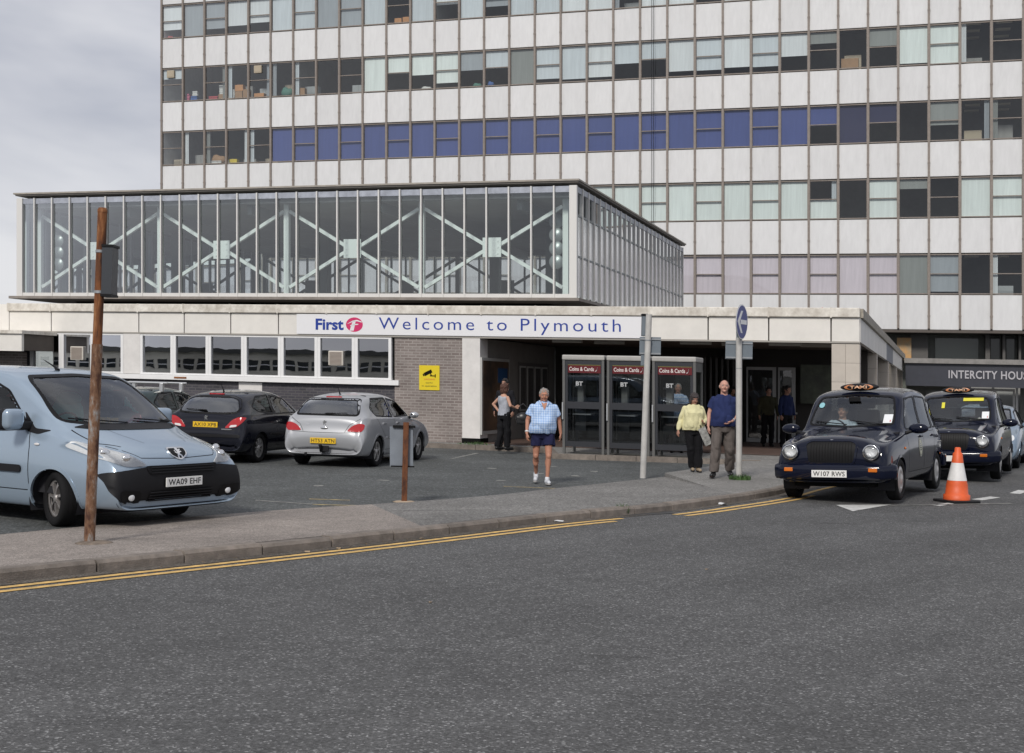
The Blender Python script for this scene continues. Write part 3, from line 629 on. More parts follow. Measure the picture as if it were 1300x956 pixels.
# corner pillar and the columns down the right side, tiled
SKEW = .5 / 30
def tiled_column(s1, d, w=.66, dp=.5, parent=st):
    c = bpiece('column', (round(w, 2), dp), lambda mb: mb.box(.008, w - .008, .008, dp, .07, 2.855), mat('tile_grout', (.30, .27, .24), .8), parent, s1 - w, d, 0)
    n, h = 2, .46
    for r in range(6):
        for i in range(n):
            bpiece('tile', (round(w / n, 3), 'f'), lambda mb: mb.bevbox(.004, w / n - .004, 0, .02, .004, h - .004, .003), M_tile, c, s1 - w + i * w / n, d - .004, .08 + r * h)
        bpiece('tile', (dp, 's'), lambda mb: mb.bevbox(-.012, .004, .022, dp, .004, h - .004, .003), M_tile, c, s1, d, .08 + r * h)
for d, w in [(.0, .66), (7.6, 1.1), (15.0, 1.1), (22.2, 1.1), (28.6, 1.1)]: tiled_column(10.43 + SKEW * d, d, w)
# right side fascia and coping in panels running back
n = 18
for i in range(n):
    d0, d1 = .13 + i * 30 / n, .13 + (i + 1) * 30 / n - .02
    k0, k1 = 10.44 + SKEW * d0, 10.44 + SKEW * d1
    nm = 'fascia_panel'; m = M_fascia
    z0, z1 = 2.90 - .28 * d0 / 30, 2.90 - .28 * d1 / 30; t0, t1 = 3.475 - .3 * d0 / 30, 3.475 - .3 * d1 / 30
    if 8 <= i <= 10: m = mat('grey_side_sign', (.22, .23, .26), .5, var=.1)
    mb = MB().add([(k0 - .1, d0, z0), (k0, d0, z0), (k1, d1, z1), (k1 - .1, d1, z1), (k0 - .1, d0, t0), (k0, d0, t0), (k1, d1, t1), (k1 - .1, d1, t1)], [(3, 2, 1, 0), (4, 5, 6, 7), (0, 1, 5, 4), (1, 2, 6, 5), (2, 3, 7, 6), (3, 0, 4, 7)])
    bmesh_piece(nm, mb, m, st)
    mb = MB().add([(k0 - .3, d0, t0 + .01), (k0 + .07, d0, t0 + .01), (k1 + .07, d1, t1 + .01), (k1 - .3, d1, t1 + .01), (k0 - .3, d0, t0 + .23), (k0 + .07, d0, t0 + .23), (k1 + .07, d1, t1 + .23), (k1 - .3, d1, t1 + .23)], [(3, 2, 1, 0), (4, 5, 6, 7), (0, 1, 5, 4), (1, 2, 6, 5), (2, 3, 7, 6), (3, 0, 4, 7)])
    bmesh_piece('coping', mb, mat('weathered_coping', (.36, .33, .28), .7, var=.35, vs=6), st)
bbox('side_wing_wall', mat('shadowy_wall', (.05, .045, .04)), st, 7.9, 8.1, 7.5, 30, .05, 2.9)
# small flat canopy at the left edge
cn = bthing('side_canopy', 'small cream canopy jutting out at the far left edge', 'canopy', -13.6, -1.5)
bbox('canopy_fascia', M_fascia, cn, -20, -12.48, -1.5, -1.4, 2.27, 2.76)
bbox('canopy_coping', M_coping, cn, -20, -12.42, -1.56, .0, 2.765, 2.86)
bbox('canopy_soffit', M_dark, cn, -20, -12.5, -1.39, -.05, 2.3, 2.76)
bbox('canopy_wall', M_brickl, cn, -20, -13.4, -.3, -.1, .03, 2.26)

# banner with lettering
sg = bthing('welcome_sign', 'long white sign with blue lettering Welcome to Plymouth and a pink emblem', 'sign', -4.58, -.012, 2.905)
bbox('board', mat('sign_white', (.80, .80, .82), .35), sg, -4.58, 5.14, -.045, -.012, 2.915, 3.462)
M_sblue = mat('sign_blue', (.012, .045, .30), .4)
lb = lettering('Welcome to Plymouth', 6.68, .42, M_sblue, lambda a, b, c: Lm(a, -c, b), .004, bold=-.004, spacing=1.28, align='l')
def at_sign(name, me, s, z): return link(name, me, sg, Vector(Bw(s, -.046, z)) - WLOC[sg.name])
at_sign('lettering', lb, -2.12, 2.965)
at_sign('operator_name', lettering('First', .84, .31, M_sblue, lambda a, b, c: Lm(a, -c, b), .004, bold=.03, align='l'), -4.0, 3.03)
em = MB(); n = 40
em.add([(math.cos(q) * .25, 0, math.sin(q) * .195) for q in np.linspace(0, 2 * math.pi, n + 1)[:-1]], [tuple(range(n))]); 
emb = link('emblem', em.mapped(lambda s, d, z: Lm(s, d, z)).mesh('emblem', mat('emblem_pink', (.62, .03, .14), .4)), sg, Vector(Bw(-2.84, -.049, 3.185)) - WLOC[sg.name])
sw = MB()
def stroke(pts, w): 
    for i in range(len(pts) - 1):
        (a, b), (c, d) = pts[i], pts[i + 1]; w0, w1 = w[i], w[i + 1]
        sw.add([(a, 0, b - w0), (c, 0, d - w1), (c, 0, d + w1), (a, 0, b + w0)], [(0, 1, 2, 3)])
stroke([(-.2, .02), (-.05, .09), (.08, .11), (.22, .07)], [.005, .016, .02, .012])
sw.add([(-.14, 0, -.165), (-.02, 0, -.165), (.04, 0, .09), (.0, 0, .1), (-.05, 0, .09)], [(0, 1, 2, 3, 4)])
stroke([(-.12, -.03), (0, .0), (.12, .01)], [.012, .016, .01])
link('emblem_mark', sw.mapped(Lm).mesh('emblem_mark', mat('sign_white', (.8, .8, .82))), emb, (E2[0] * -.003, E2[1] * -.003, 0))
# camera warning sign
cs = bthing('camera_warning_sign', 'yellow camera warning sign on the grey brick wall', 'sign', -.97, .02, 1.46)
bbox('plate', mat('sign_yellow', (.75, .58, .02), .4), cs, -.97, -.39, .005, .022, 1.46, 2.12)
ik = MB(); ca, sa = math.cos(.45), math.sin(.45)
def rq(x0, x1, y0, y1): ik.add([(-.68 + x * ca - y * sa, 0, 1.94 + x * sa + y * ca) for x, y in ((x0, y0), (x1, y0), (x1, y1), (x0, y1))], [(0, 1, 2, 3)])
rq(-.16, .08, -.045, .045); rq(-.2, -.165, -.03, .03); rq(.0, .03, -.12, -.045)
ik.box(-.66, -.5, -.001, 0, 1.83, 1.855); ik.box(-.52, -.495, -.001, 0, 1.80, 1.89)
bmesh_piece('camera_symbol', ik, M_black, cs, 0, .0, 0)
for t, w, h, z, c in [('WARNING', .32, .04, 1.73, (.7, .2, .05)), ('CCTV', .2, .04, 1.63, (.15, .15, .02)), ('in operation', .42, .05, 1.54, (.15, .15, .02))]:
    link('lettering', lettering(t, w, h, mat('sign_print_%d' % int(c[0] * 10), c), lambda a, b, cc: Lm(a, -cc, b), .002, bold=.01), cs, Vector(Bw(-.68, .003, z)) - WLOC[cs.name])
# framed poster and notice boards on the side wall inside the entrance
ps = bthing('poster_frame', 'large framed poster on the white side wall of the entrance', 'poster', .73, .7, .3)
def side_panel(name, m, parent, d0, d1, z0, z1, out=.02): return bbox(name, m, parent, .762, .762 + out, d0, d1, z0, z1)
side_panel('frame', mat('pale_frame', (.5, .5, .48), .4), ps, -.01, 2.35, .32, 2.36, .05)
side_panel('poster', mat('poster_print', (.12, .075, .045), .4, var=.9, vs=1.1, var2=(.02, .02, .022)), ps, .07, 2.27, .42, 2.28, .058)
side_panel('blue_print', mat('poster_blue', (.03, .09, .22), .4), ps, 1.3, 2.15, 1.7, 2.1, .061)
nb = bthing('notice_boards', 'row of framed timetables on the side wall of the entrance', 'notice board', .73, 4.2, .9)
side_panel('backboard', mat('board_grey', (.14, .13, .12), .6), nb, 3.3, 6.4, .85, 2.3, .02)
for i in range(4):
    a = 3.4 + i * .74
    f = side_panel('frame', mat('pale_frame', (.5, .5, .48)), nb, a, a + .6, .9, 2.2, .04)
    side_panel('timetable', mat('timetable_sheet', (.10, .095, .09), .5, var=.5, vs=14), f, a + .05, a + .55, .95, 2.15, .045)
bc = bthing('red_beacon', 'tiny red beacon on the flat roof above the entrance', 'beacon', 9.4, 2.0, 3.5)
bmesh_piece('lamp', MB().lathe([(.1, 0), (.1, .1), (.07, .25), (.02, .34), (0, .35)], n=12), mat('beacon_red', (.5, .03, .015), .4), bc, 9.4, 2.0, 3.5)

# ================================================================== glazed hall standing above the station roof
BS0, BS1, BD0, BD1, BZ0, BZ1 = -21.8, .74, 10.0, 30.0, 4.58, 8.5
gh = bthing('glazed_hall', 'large glass walled hall with white diagonal bracing above the station roof', 'building', -10, 10, 3.6)
M_hpane = glass_mat('hall_pane', (.90, .97, .95), 1.5, wave=.012)
M_hside = mat('ribbed_side_glass', (.42, .44, .42), .35, var=.08)
M_gsteel = mat('grey_steelwork', (.30, .32, .33), .5)
M_hmull = mat('white_glazing_bar', (.70, .69, .67), .5)
bbox('plinth', M_black, gh, BS0 + 1.6, BS1 - 1.4, BD0 + 1.5, BD1 - .5, 3.48, BZ0 - .085)
bbox('floor_slab', mat('weathered_slab', (.27, .24, .215), .8, var=.25, vs=2), gh, BS0 - .25, BS1 + .12, BD0 - .2, BD1 + .2, BZ0 - .08, BZ0 + .02)
bbox('roof_slab', mat('roof_edge_dark', (.25, .23, .21), .7), gh, BS0 - .06, BS1 + .05, BD0 - .05, BD1 + .2, BZ1 + .0, BZ1 + .046)
bbox('roof_capping', mat('roof_capping', (.36, .33, .29), .6, var=.2), gh, BS0 - .12, BS1 + .1, BD0 - .1, BD1 + .24, BZ1 + .05, BZ1 + .11)
M_hceil = mat('hall_ceiling', (.5, .53, .54), .8, var=.12, vs=.4)
# shallow folded ceiling
for i in range(4):
    a, b = BS0 + .3 + i * 5.5, BS0 + .3 + (i + 1) * 5.5
    mb = MB().add([(a, BD0 + .9, BZ1 - .35), (b, BD0 + .9, BZ1 - .35), (b, BD1 - .9, BZ1 - .35), (a, BD1 - .9, BZ1 - .35), ((a + b) / 2, BD0 + .9, BZ1 - .12), ((a + b) / 2, BD1 - .9, BZ1 - .12)], [(0, 4, 5, 3), (4, 1, 2, 5)])
    bmesh_piece('ceiling_panel', mb, M_hceil, gh)
bbox('edge_beam', mat('pale_edge_beam', (.42, .44, .46), .6, var=.3, vs=1.2), gh, BS0 + .2, BS1 - .2, BD0 + .5, BD0 + .8, BZ1 - .42, BZ1 - .02)
bbox('edge_beam', M_gsteel, gh, BS0 + .2, BS1 - .2, BD1 - .8, BD1 - .5, BZ1 - .5, BZ1 - .02)
nb_ = 28; bw = (BS1 - BS0) / nb_
for i in range(nb_ + 1):
    w = .13 if i in (0, nb_) else .026
    bpiece('glazing_bar', ('f', w), lambda mb, w=w: mb.box(-w, w, -.05, .12, 0, BZ1 - BZ0 - .12), M_hmull, gh, BS0 + i * bw + (w if i == 0 else -w if i == nb_ else 0), BD0, BZ0 + .022)
    if 0 < i < nb_: bpiece('glazing_bar', 'b', lambda mb: mb.box(-.04, .04, 0, .12, 0, BZ1 - BZ0 - .12), M_gsteel, gh, BS0 + i * bw, BD1, BZ0 + .022)
for i in range(nb_):
    bpiece('pane', 'f', lambda mb: mb.add([(.04, 0, .16), (bw - .04, 0, .16), (bw - .04, 0, BZ1 - BZ0 - .32), (.04, 0, BZ1 - BZ0 - .32)], [(0, 1, 2, 3)]), M_hpane, gh, BS0 + i * bw, BD0 + .05, BZ0)
    bpiece('header_panel', 'f', lambda mb: mb.box(.04, bw - .04, .02, .08, BZ1 - BZ0 - .315, BZ1 - BZ0 - .11), mat('blue_grey_header', (.42, .45, .52), .35, var=.25, vs=3, rand=.1), gh, BS0 + i * bw, BD0, BZ0)
    bpiece('pane', 'b', lambda mb: mb.add([(.04, 0, .16), (bw - .04, 0, .16), (bw - .04, 0, BZ1 - BZ0 - .15), (.04, 0, BZ1 - BZ0 - .15)], [(0, 1, 2, 3)]), M_hpane, gh, BS0 + i * bw, BD1, BZ0)
bbox('bottom_rail', M_hmull, gh, BS0, BS1, BD0 - .02, BD0 + .1, BZ0 + .025, BZ0 + .16)
ns = 24; sw_ = (BD1 - BD0) / ns
for side, sx in ((BS0 + .06, 'l'), (BS1 - .06, 'r')):
    for i in range(1, ns + 1):
        bpiece('glazing_bar', sx, lambda mb: mb.box(-.06, .06, -.04, .04, 0, BZ1 - BZ0 - .12), M_hmull if sx == 'r' else M_gsteel, gh, side, BD0 + i * sw_, BZ0 + .022)
    for i in range(ns):
        if sx == 'r':
            bpiece('pane', 'ru', lambda mb: mb.add([(0, .05, 2.85), (0, sw_ - .05, 2.85), (0, sw_ - .05, BZ1 - BZ0 - .32), (0, .05, BZ1 - BZ0 - .32)], [(0, 1, 2, 3)]), M_hpane, gh, side, BD0 + i * sw_, BZ0)
            bpiece('pane', 'rl', lambda mb: mb.add([(0, .05, .1), (0, sw_ - .05, .1), (0, sw_ - .05, 2.83), (0, .05, 2.83)], [(0, 1, 2, 3)]), glass_mat('frosted_pane', (.6, .63, .6), .7, .25), gh, side, BD0 + i * sw_, BZ0)
            bpiece('header_panel', 'r', lambda mb: mb.box(-.03, .03, .05, sw_ - .05, BZ1 - BZ0 - .31, BZ1 - BZ0 - .11), mat('blue_grey_header', (.42, .45, .52)), gh, side, BD0 + i * sw_, BZ0)
        else:
            bpiece('pane', 'l', lambda mb: mb.add([(0, .05, .1), (0, sw_ - .05, .1), (0, sw_ - .05, BZ1 - BZ0 - .15), (0, .05, BZ1 - BZ0 - .15)], [(0, 1, 2, 3)]), M_hpane, gh, side, BD0 + i * sw_, BZ0)
for z in (1.45, 2.84): bbox('transom', M_gsteel, gh, BS1 - .09, BS1 - .03, BD0 + .1, BD1 - .05, BZ0 + z - .03, BZ0 + z + .03)
# bracing truss inside the front, and its darker twin at the back
PS = [-21.4, -15.93, -10.56, -5.2, .12]
def bar(mb, a, b, w=.06):
    (s0, z0), (s1, z1) = a, b; L = math.hypot(s1 - s0, z1 - z0); nx, nz = -(z1 - z0) / L * w, (s1 - s0) / L * w
    mb.add([(s0 - nx, -w, z0 - nz), (s1 - nx, -w, z1 - nz), (s1 + nx, -w, z1 + nz), (s0 + nx, -w, z0 + nz), (s0 - nx, w, z0 - nz), (s1 - nx, w, z1 - nz), (s1 + nx, w, z1 + nz), (s0 + nx, w, z0 + nz)],
           [(3, 2, 1, 0), (4, 5, 6, 7), (0, 1, 5, 4), (1, 2, 6, 5), (2, 3, 7, 6), (3, 0, 4, 7)])
for D, m in ((BD0 + .85, M_steel), (BD1 - .85, M_gsteel)):
    for i, s0 in enumerate(PS):
        bpiece('post', 0, lambda mb: mb.box(-.1, .1, -.08, .08, 0, BZ1 - BZ0 - .4), m, gh, s0, D, BZ0 + .03)
        if i < 4:
            s1 = PS[i + 1]; sm = (s0 + s1) / 2; zm, zt, zl = 6.42, 7.82, 5.02
            for a, b in [((s0 + .12, zt), (sm - .25, zm + .08)), ((s0 + .12, zl), (sm - .25, zm - .08)), ((s1 - .12, zt), (sm + .25, zm + .08)), ((s1 - .12, zl), (sm + .25, zm - .08))]:
                mb = MB(); bar(mb, a, b); bmesh_piece('brace', mb, m, gh, 0, D, 0)
            p = bpiece('gusset_plate', 0, lambda mb: (mb.box(-.34, .34, -.11, -.09, -.34, .34), [mb.lathe([(.03, -.13), (.03, -.11)], 'y', 6, (x, 0, z)) for x in (-.22, .22) for z in (-.22, 0, .22)]), m, gh, sm, D, zm)
for s0, d0 in [(BS0 + .9, 14), (BS0 + .9, 20), (-14.2, 21.5), (-3.0, 20), (-7.0, 24.5), (-.4, 18)]:
    bpiece('inner_column', 0, lambda mb: mb.box(-.22, .22, -.22, .22, 0, BZ1 - BZ0 - .3), mat('inner_column_grey', (.26, .28, .29), .6), gh, s0, d0, BZ0 + .02)
for i, s0 in enumerate((-17.5, -12.2, -6.9, -1.6)):     # cross girders under the ceiling
    bbox('girder', M_gsteel, gh, s0 - .1, s0 + .1, BD0 + 1, BD1 - 1, BZ1 - .75, BZ1 - .38)
for s0, g in ((-20.9, 0), (-.35, 1)):
    for i in range(4):
        bpiece('floodlight', 0, lambda mb: mb.lathe([(.05, .18), (.2, .14), (.27, 0), (.25, -.03), (0, -.05)], 'y', 18), mat('floodlight_rim', (.33, .35, .36), .35, metal=.4), gh, s0, BD0 + 1.3, 5.95 + i * .47)
# ================================================================== building across the way, out of frame to the left, mirrored in the station windows
ob = thing('facing_building', 'long pale single storey building out of frame, mirrored in the station windows', 'building', (-86, -37, 0), math.atan2(-.743, .697))
M_ob = mat('facing_render', (.74, .70, .60), .8, var=.15, vs=.4); M_obw = mat('facing_window', (.02, .025, .03), .1)
MB().box(-42, 42, -10, -.0, 0, 2.75).build('wall', M_ob, ob); MB().box(-43, 43, -10.5, .5, 2.75, 3.2).build('roof_band', mat('facing_roof', (.10, .10, .095), .7), ob)
for i in range(56):
    w = MB().box(-.5, .5, 0, .06, 0, 1.0).build('window', M_obw, ob, (-36 + i * 1.35, .01, .95)); MB().box(-.5, .5, .06, .1, .45, .55).build('window_head', M_wht, w)
# ================================================================== vehicles
def chaikin(P, it, axis=0):
    P = np.moveaxis(np.asarray(P, float), axis, 0)
    for _ in range(it):
        q = .75 * P[:-1] + .25 * P[1:]; r = .25 * P[:-1] + .75 * P[1:]
        out = np.empty((2 * (len(P) - 1),) + P.shape[1:]); out[0::2] = q; out[1::2] = r; out[0] = P[0]; out[-1] = P[-1]; P = out
    return np.moveaxis(P, 0, axis)
def rpoly(P, it=2, r=None):
    """closed polygon with filleted corners"""
    P = np.asarray(P, float); n = len(P); r = r or {1: .045, 2: .06, 3: .05}[it]; out = []
    for i in range(n):
        p, a, b = P[i], P[i - 1], P[(i + 1) % n]; da, db = np.linalg.norm(a - p), np.linalg.norm(b - p); k = min(r, .45 * da, .45 * db)
        A, B = p + (a - p) / da * k, p + (b - p) / db * k
        for t in (0, .25, .5, .75, 1): out.append((1 - t) ** 2 * A + 2 * t * (1 - t) * p + t * t * B)
    return np.array(out)
def circ(cx, cz, r, n=28, rz=None): return np.array([(cx + r * math.cos(q), cz + (rz or r) * math.sin(q)) for q in np.linspace(0, 2 * math.pi, n + 1)[:-1]])
def grow(P, d):
    """offset a closed polygon outwards by d"""
    P = np.asarray(P, float); a = np.roll(P, 1, 0); b = np.roll(P, -1, 0)
    area = np.sum(P[:, 0] * b[:, 1] - b[:, 0] * P[:, 1])
    t = b - a; n = np.c_[t[:, 1], -t[:, 0]] * (1 if area > 0 else -1); n /= np.linalg.norm(n, axis=1)[:, None] + 1e-9
    return P + n * d
def line_poly(pts, w):
    P = np.asarray(pts, float); t = np.gradient(P, axis=0); n = np.c_[-t[:, 1], t[:, 0]]; n /= np.linalg.norm(n, axis=1)[:, None]
    return np.r_[P + n * w / 2, (P - n * w / 2)[::-1]]
def inside(P, Q):
    P = np.asarray(P); x, y = Q[:, 0], Q[:, 1]; r = np.zeros(len(Q), bool); j = len(P) - 1
    for i in range(len(P)):
        (xi, yi), (xj, yj) = P[i], P[j]
        if yi != yj: r ^= ((yi > y) != (yj > y)) & (x < (xj - xi) * (y - yi) / (yj - yi) + xi)
        j = i
    return r
def dense(P, step):
    out = []
    for i in range(len(P)):
        a, b = np.array(P[i]), np.array(P[(i + 1) % len(P)]); k = max(1, int(np.linalg.norm(b - a) / step))
        out += [a + (b - a) * q / k for q in range(k)]
    return np.array(out)
AX = {'f': ((1, 0, 0), lambda a, b: (6, a, b)), 'b': ((-1, 0, 0), lambda a, b: (-6, a, b)), 'l': ((0, 1, 0), lambda a, b: (a, 6, b)), 'r': ((0, -1, 0), lambda a, b: (a, -6, b)), 't': ((0, 0, 1), lambda a, b: (a, b, 6))}
M_tyre = mat('tyre_rubber', (.013, .013, .014), .8, bump=.2, bs=90, spec=.15)
M_blackpl = mat('black_plastic', (.016, .016, .018), .5, bump=.1, bs=150, spec=.18)
M_seal = mat('window_seal', (.007, .007, .008), .5, spec=.2)
M_rim = mat('alloy_wheel', (.50, .49, .48), .35, metal=.4, var=.15)
M_chrome = mat('chrome', (.8, .8, .8), .12, metal=1.)
M_carglass = glass_mat('car_glass', (.72, .78, .79), 1.1)
M_rear = glass_mat('rear_window_glass', (.50, .56, .55), 2.6)
M_tint = glass_mat('dark_car_glass', (.55, .60, .60), .5)
M_cabin = mat('cabin_lining', (.03, .03, .034), .9, spec=.1)
M_seat = mat('seat_cloth', (.05, .052, .06), .9)
M_lens = glass_mat('clear_lens', (.96, .97, .98), .8)
M_refl = mat('lamp_reflector', (.80, .81, .82), .25, metal=.1, bump=.6, bs=26)
M_redl = mat('red_tail_lens', (.42, .008, .012), .15, coat=.6, bump=.15, bs=60)
M_amber = mat('amber_lens', (.62, .16, .015), .2, coat=.5)
M_plw = mat('plate_white', (.78, .78, .76), .4)
M_ply = mat('plate_yellow', (.80, .50, .02), .4)
M_ink = mat('plate_ink', (.012, .012, .012), .5)

class Veh:
    def __init__(s, root, st, paint, it=3):
        s.root = root; s.paint = paint
        ctl = []
        for x, zb, zs, zt, wb, wm, ws, wt, cr in st:
            h = zs - zb; g = zt - cr
            ctl.append([(x, 0, zb), (x, wb - .1, zb), (x, wb, zb + .03), (x, wm, zb + .42 * h), (x, wm * .7 + ws * .3, zb + .78 * h), (x, ws, zs - .01), (x, ws - .015, zs + .02),
                        (x, wt + .45 * (ws - wt), zs + .5 * (g - zs)), (x, wt + .03, g - .04 * min(1, (g - zs) * 3)), (x, wt - .06, g + cr * .45), (x, wt * .5, zt - cr * .08), (x, 0, zt)])
        G = chaikin(chaikin(np.array(ctl), it, 0), it, 1); nu, nv = G.shape[:2]
        Mi = G[:, ::-1][:, 1:].copy(); Mi[..., 1] *= -1
        G = np.concatenate([G, Mi], 1); nv = G.shape[1]
        s.V = G.reshape(-1, 3); I = np.arange(nu * nv).reshape(nu, nv)
        s.F = np.stack([I[:-1, :-1], I[1:, :-1], I[1:, 1:], I[:-1, 1:]], -1).reshape(-1, 4)
        s.keep = np.ones(len(s.F), bool); s.C = s.V[s.F].mean(1)
        a, b = s.V[s.F[:, 2]] - s.V[s.F[:, 0]], s.V[s.F[:, 3]] - s.V[s.F[:, 1]]; n = np.cross(a, b); s.N = n / (np.linalg.norm(n, axis=1)[:, None] + 1e-12)
        if np.sum(s.N[:, 2] * (s.C[:, 2] - 1)) < 0: s.N *= -1; s.F = s.F[:, ::-1]
        s.bvh = BVHTree.FromPolygons([tuple(v) for v in s.V], [tuple(f) for f in s.F])
        s.caps = [(I[0], I[-1])]
    def hit(s, a, b, ax, off=0.):
        d, o = AX[ax]; d = Vector(d); p, n, i, _ = s.bvh.ray_cast(Vector(o(a, b)), -d)
        if p is None:
            p, n, i, _ = s.bvh.find_nearest(Vector(o(a, b)) - d * 4.5)
        if n.dot(d) < 0: n = -n
        return p + n * off
    def hole(s, poly, ax, lim=None):
        d = np.array(AX[ax][0]); c = s.C[:, [1, 2]] if ax in 'fb' else s.C[:, [0, 2]] if ax in 'lr' else s.C[:, [0, 1]]
        m = inside(poly, c) & (s.N @ d > .05)
        if lim is not None: m &= lim(s.C)
        s.keep &= ~m
    def patch(s, name, poly, ax, m, off=.004, parent=None, inner=None, step=.05, skirt=.012, label=None):
        """a piece of trim, glass or lamp whose outline is projected on to the bodywork"""
        P = dense(poly, step); n = len(P); pts = [Vector(p) for p in P]; loops = [list(range(n))]
        if inner is not None:
            Q = dense(inner, step); pts += [Vector(p) for p in Q]; loops.append(list(range(n, n + len(Q))))
        lo, hi = P.min(0), P.max(0)
        gx, gy = np.meshgrid(np.arange(lo[0] + step * .5, hi[0], step), np.arange(lo[1] + step * .5, hi[1], step)); g = np.c_[gx.ravel(), gy.ravel()]
        if len(g):
            k = inside(grow(P, -step * .3), g)
            if inner is not None: k &= ~inside(grow(Q, step * .3), g)
            pts += [Vector(p) for p in g[k]]
        ed = [(l[i], l[(i + 1) % len(l)]) for l in loops for i in range(len(l))]
        vs, _, fs, *_ = delaunay_2d_cdt(pts, ed, [], 0, 1e-5)
        A = np.array([v[:] for v in vs]); fs = [f for f in fs]
        cen = np.array([A[list(f)].mean(0) for f in fs]); k = inside(P, cen)
        if inner is not None: k &= ~inside(Q, cen)
        fs = [f for f, q in zip(fs, k) if q]
        V3 = [s.hit(a, b, ax, off) for a, b in A]
        mb = MB(); mb.add(V3, fs, True)
        if skirt:
            cnt = {}
            for f in fs:
                for i in range(len(f)): e = (f[i], f[(i + 1) % len(f)]); cnt[e] = 1
            be = [e for e in cnt if (e[1], e[0]) not in cnt]; low = {}
            for e in be:
                for i in e:
                    if i not in low: low[i] = s.hit(*A[i], ax, off - skirt)
            for a, b in be: mb.add([V3[a], V3[b], low[b], low[a]], [(0, 1, 2, 3)])
        o = link(name, mb.mesh(name, m), parent or s.root)
        if label: o['label'] = label
        return o
    def window(s, name, poly, ax, m, parent=None, seal=.025, lim=None, step=.06):
        s.hole(grow(poly, -.012), ax, lim)
        g = s.patch(name, grow(poly, -.01), ax, m, -.004, parent, step=step, skirt=0)
        s.patch('seal', grow(poly, seal * .55), ax, M_seal, .003, g, inner=grow(poly, -seal * .6), step=.05)
        return g
    def both(s, fn):
        """run fn for the left and the right side: fn(axis, sign)"""
        return [fn('l', 1), fn('r', -1)]
    def seam(s, pts, ax, w=.008, parent=None): return s.patch('panel_gap', line_poly(pts, w), ax, M_seal, .0015, parent, step=.04, skirt=0)
    def arch(s, x, z, r, m=None, lip=.03):
        for ax in 'lr':
            s.hole(circ(x, z, r, 36), ax, lambda C: np.abs(C[:, 1]) > .35)
        zlow = s.V[:, 2].min() + .03
        for ax in 'lr':
            q = np.linspace(-.32, math.pi + .32, 30)
            ring = np.r_[np.c_[x + np.cos(q) * (r + lip), z + np.sin(q) * (r + lip)], np.c_[x + np.cos(q) * (r - .012), z + np.sin(q) * (r - .012)][::-1]]
            ring = ring[ring[:, 1] > zlow]
            s.patch('wheel_arch', ring, ax, m or s.paint, .006, step=.04, skirt=.03)
        q = np.linspace(-.4, math.pi + .4, 16); w = s.C[(abs(s.C[:, 0] - x) < .2)][:, 1].max() - .03
        for sg in (1, -1):
            mb = MB()
            mb.add([(x + math.cos(a) * (r + .01), sg * y, z + math.sin(a) * (r + .01)) for y in (.45, w) for a in q], [(i, i + 1, 17 + i, 16 + i) for i in range(15)], True)
            mb.add([(x, sg * .45, z)] + [(x + math.cos(a) * (r + .01), sg * .45, z + math.sin(a) * (r + .01)) for a in q], [(0, i + 1, i + 2) for i in range(15)])
            mb.build('wheel_well', M_cabin, s.root)
    def body(s):
        V, F = s.V, s.F[s.keep]
        mb = MB(); mb.v = [tuple(v) for v in V]; mb.f = [tuple(f) for f in F]; mb.sm = [True] * len(F)
        for c in s.caps[0]: mb.f.append(tuple(c)); mb.sm.append(False)
        me = bpy.data.meshes.new('body'); me.from_pydata(mb.v, [], mb.f); me.polygons.foreach_set('use_smooth', mb.sm); me.materials.append(s.paint)
        bm = bmesh.new(); bm.from_mesh(me); bmesh.ops.remove_doubles(bm, verts=bm.verts, dist=.0004); bmesh.ops.delete(bm, geom=[v for v in bm.verts if not v.link_faces], context='VERTS'); bm.to_mesh(me); bm.free()
        b = link('body', me, s.root)
        VN = np.zeros_like(V)
        for k in range(4): np.add.at(VN, s.F[:, k], s.N)
        VN /= np.linalg.norm(VN, axis=1)[:, None] + 1e-9
        W = V - VN * .03
        me2 = bpy.data.meshes.new('cabin_lining'); me2.from_pydata([tuple(v) for v in W], [], [tuple(f) for f in F]); me2.polygons.foreach_set('use_smooth', [True] * len(F)); me2.materials.append(M_cabin)
        link('cabin_lining', me2, s.root)
        return b
    def wheel(s, x, y, r, w, style='alloy', steer=0., rimm=None):
        sg = 1 if y > 0 else -1; rimm = rimm or M_rim
        mb = MB(); rr = r * .66
        mb.lathe([(.001, -.02), (rr * .97, -.02), (rr * .97, .015), (.001, .015)], 'y', 24)
        k = s.root.scale; hub = link('wheel', mb.mesh('wheel', M_cabin), s.root, (x, y, r / k[2])); hub.rotation_euler = (0, 0, steer); hub.scale = (1 / k[0], 1, 1 / k[2])
        t = MB(); h = w / 2
        t.lathe([(rr, -h * .8), (rr + .02, -h * .95), (r * .9, -h), (r * .97, -h * .88), (r, -h * .6), (r, h * .6), (r * .97, h * .88), (r * .9, h), (rr + .02, h * .95), (rr, h * .8)], 'y', 36, cap=False)
        for k in (-.4, 0, .4): t.lathe([(r + .0005, h * k - .006), (r + .002, h * k), (r + .0005, h * k + .006)], 'y', 36, cap=False)
        t.build('tyre', M_tyre, hub)
        q = MB(); o = sg * h * .62
        q.lathe([(rr * .99, -h * .7), (rr * .99, h * .7)], 'y', 32, cap=False); q.lathe([(rr * .88, o), (rr * 1.02, o + sg * .012), (rr * 1.04, o - sg * .004), (rr * .9, o - sg * .02)], 'y', 32, cap=False)
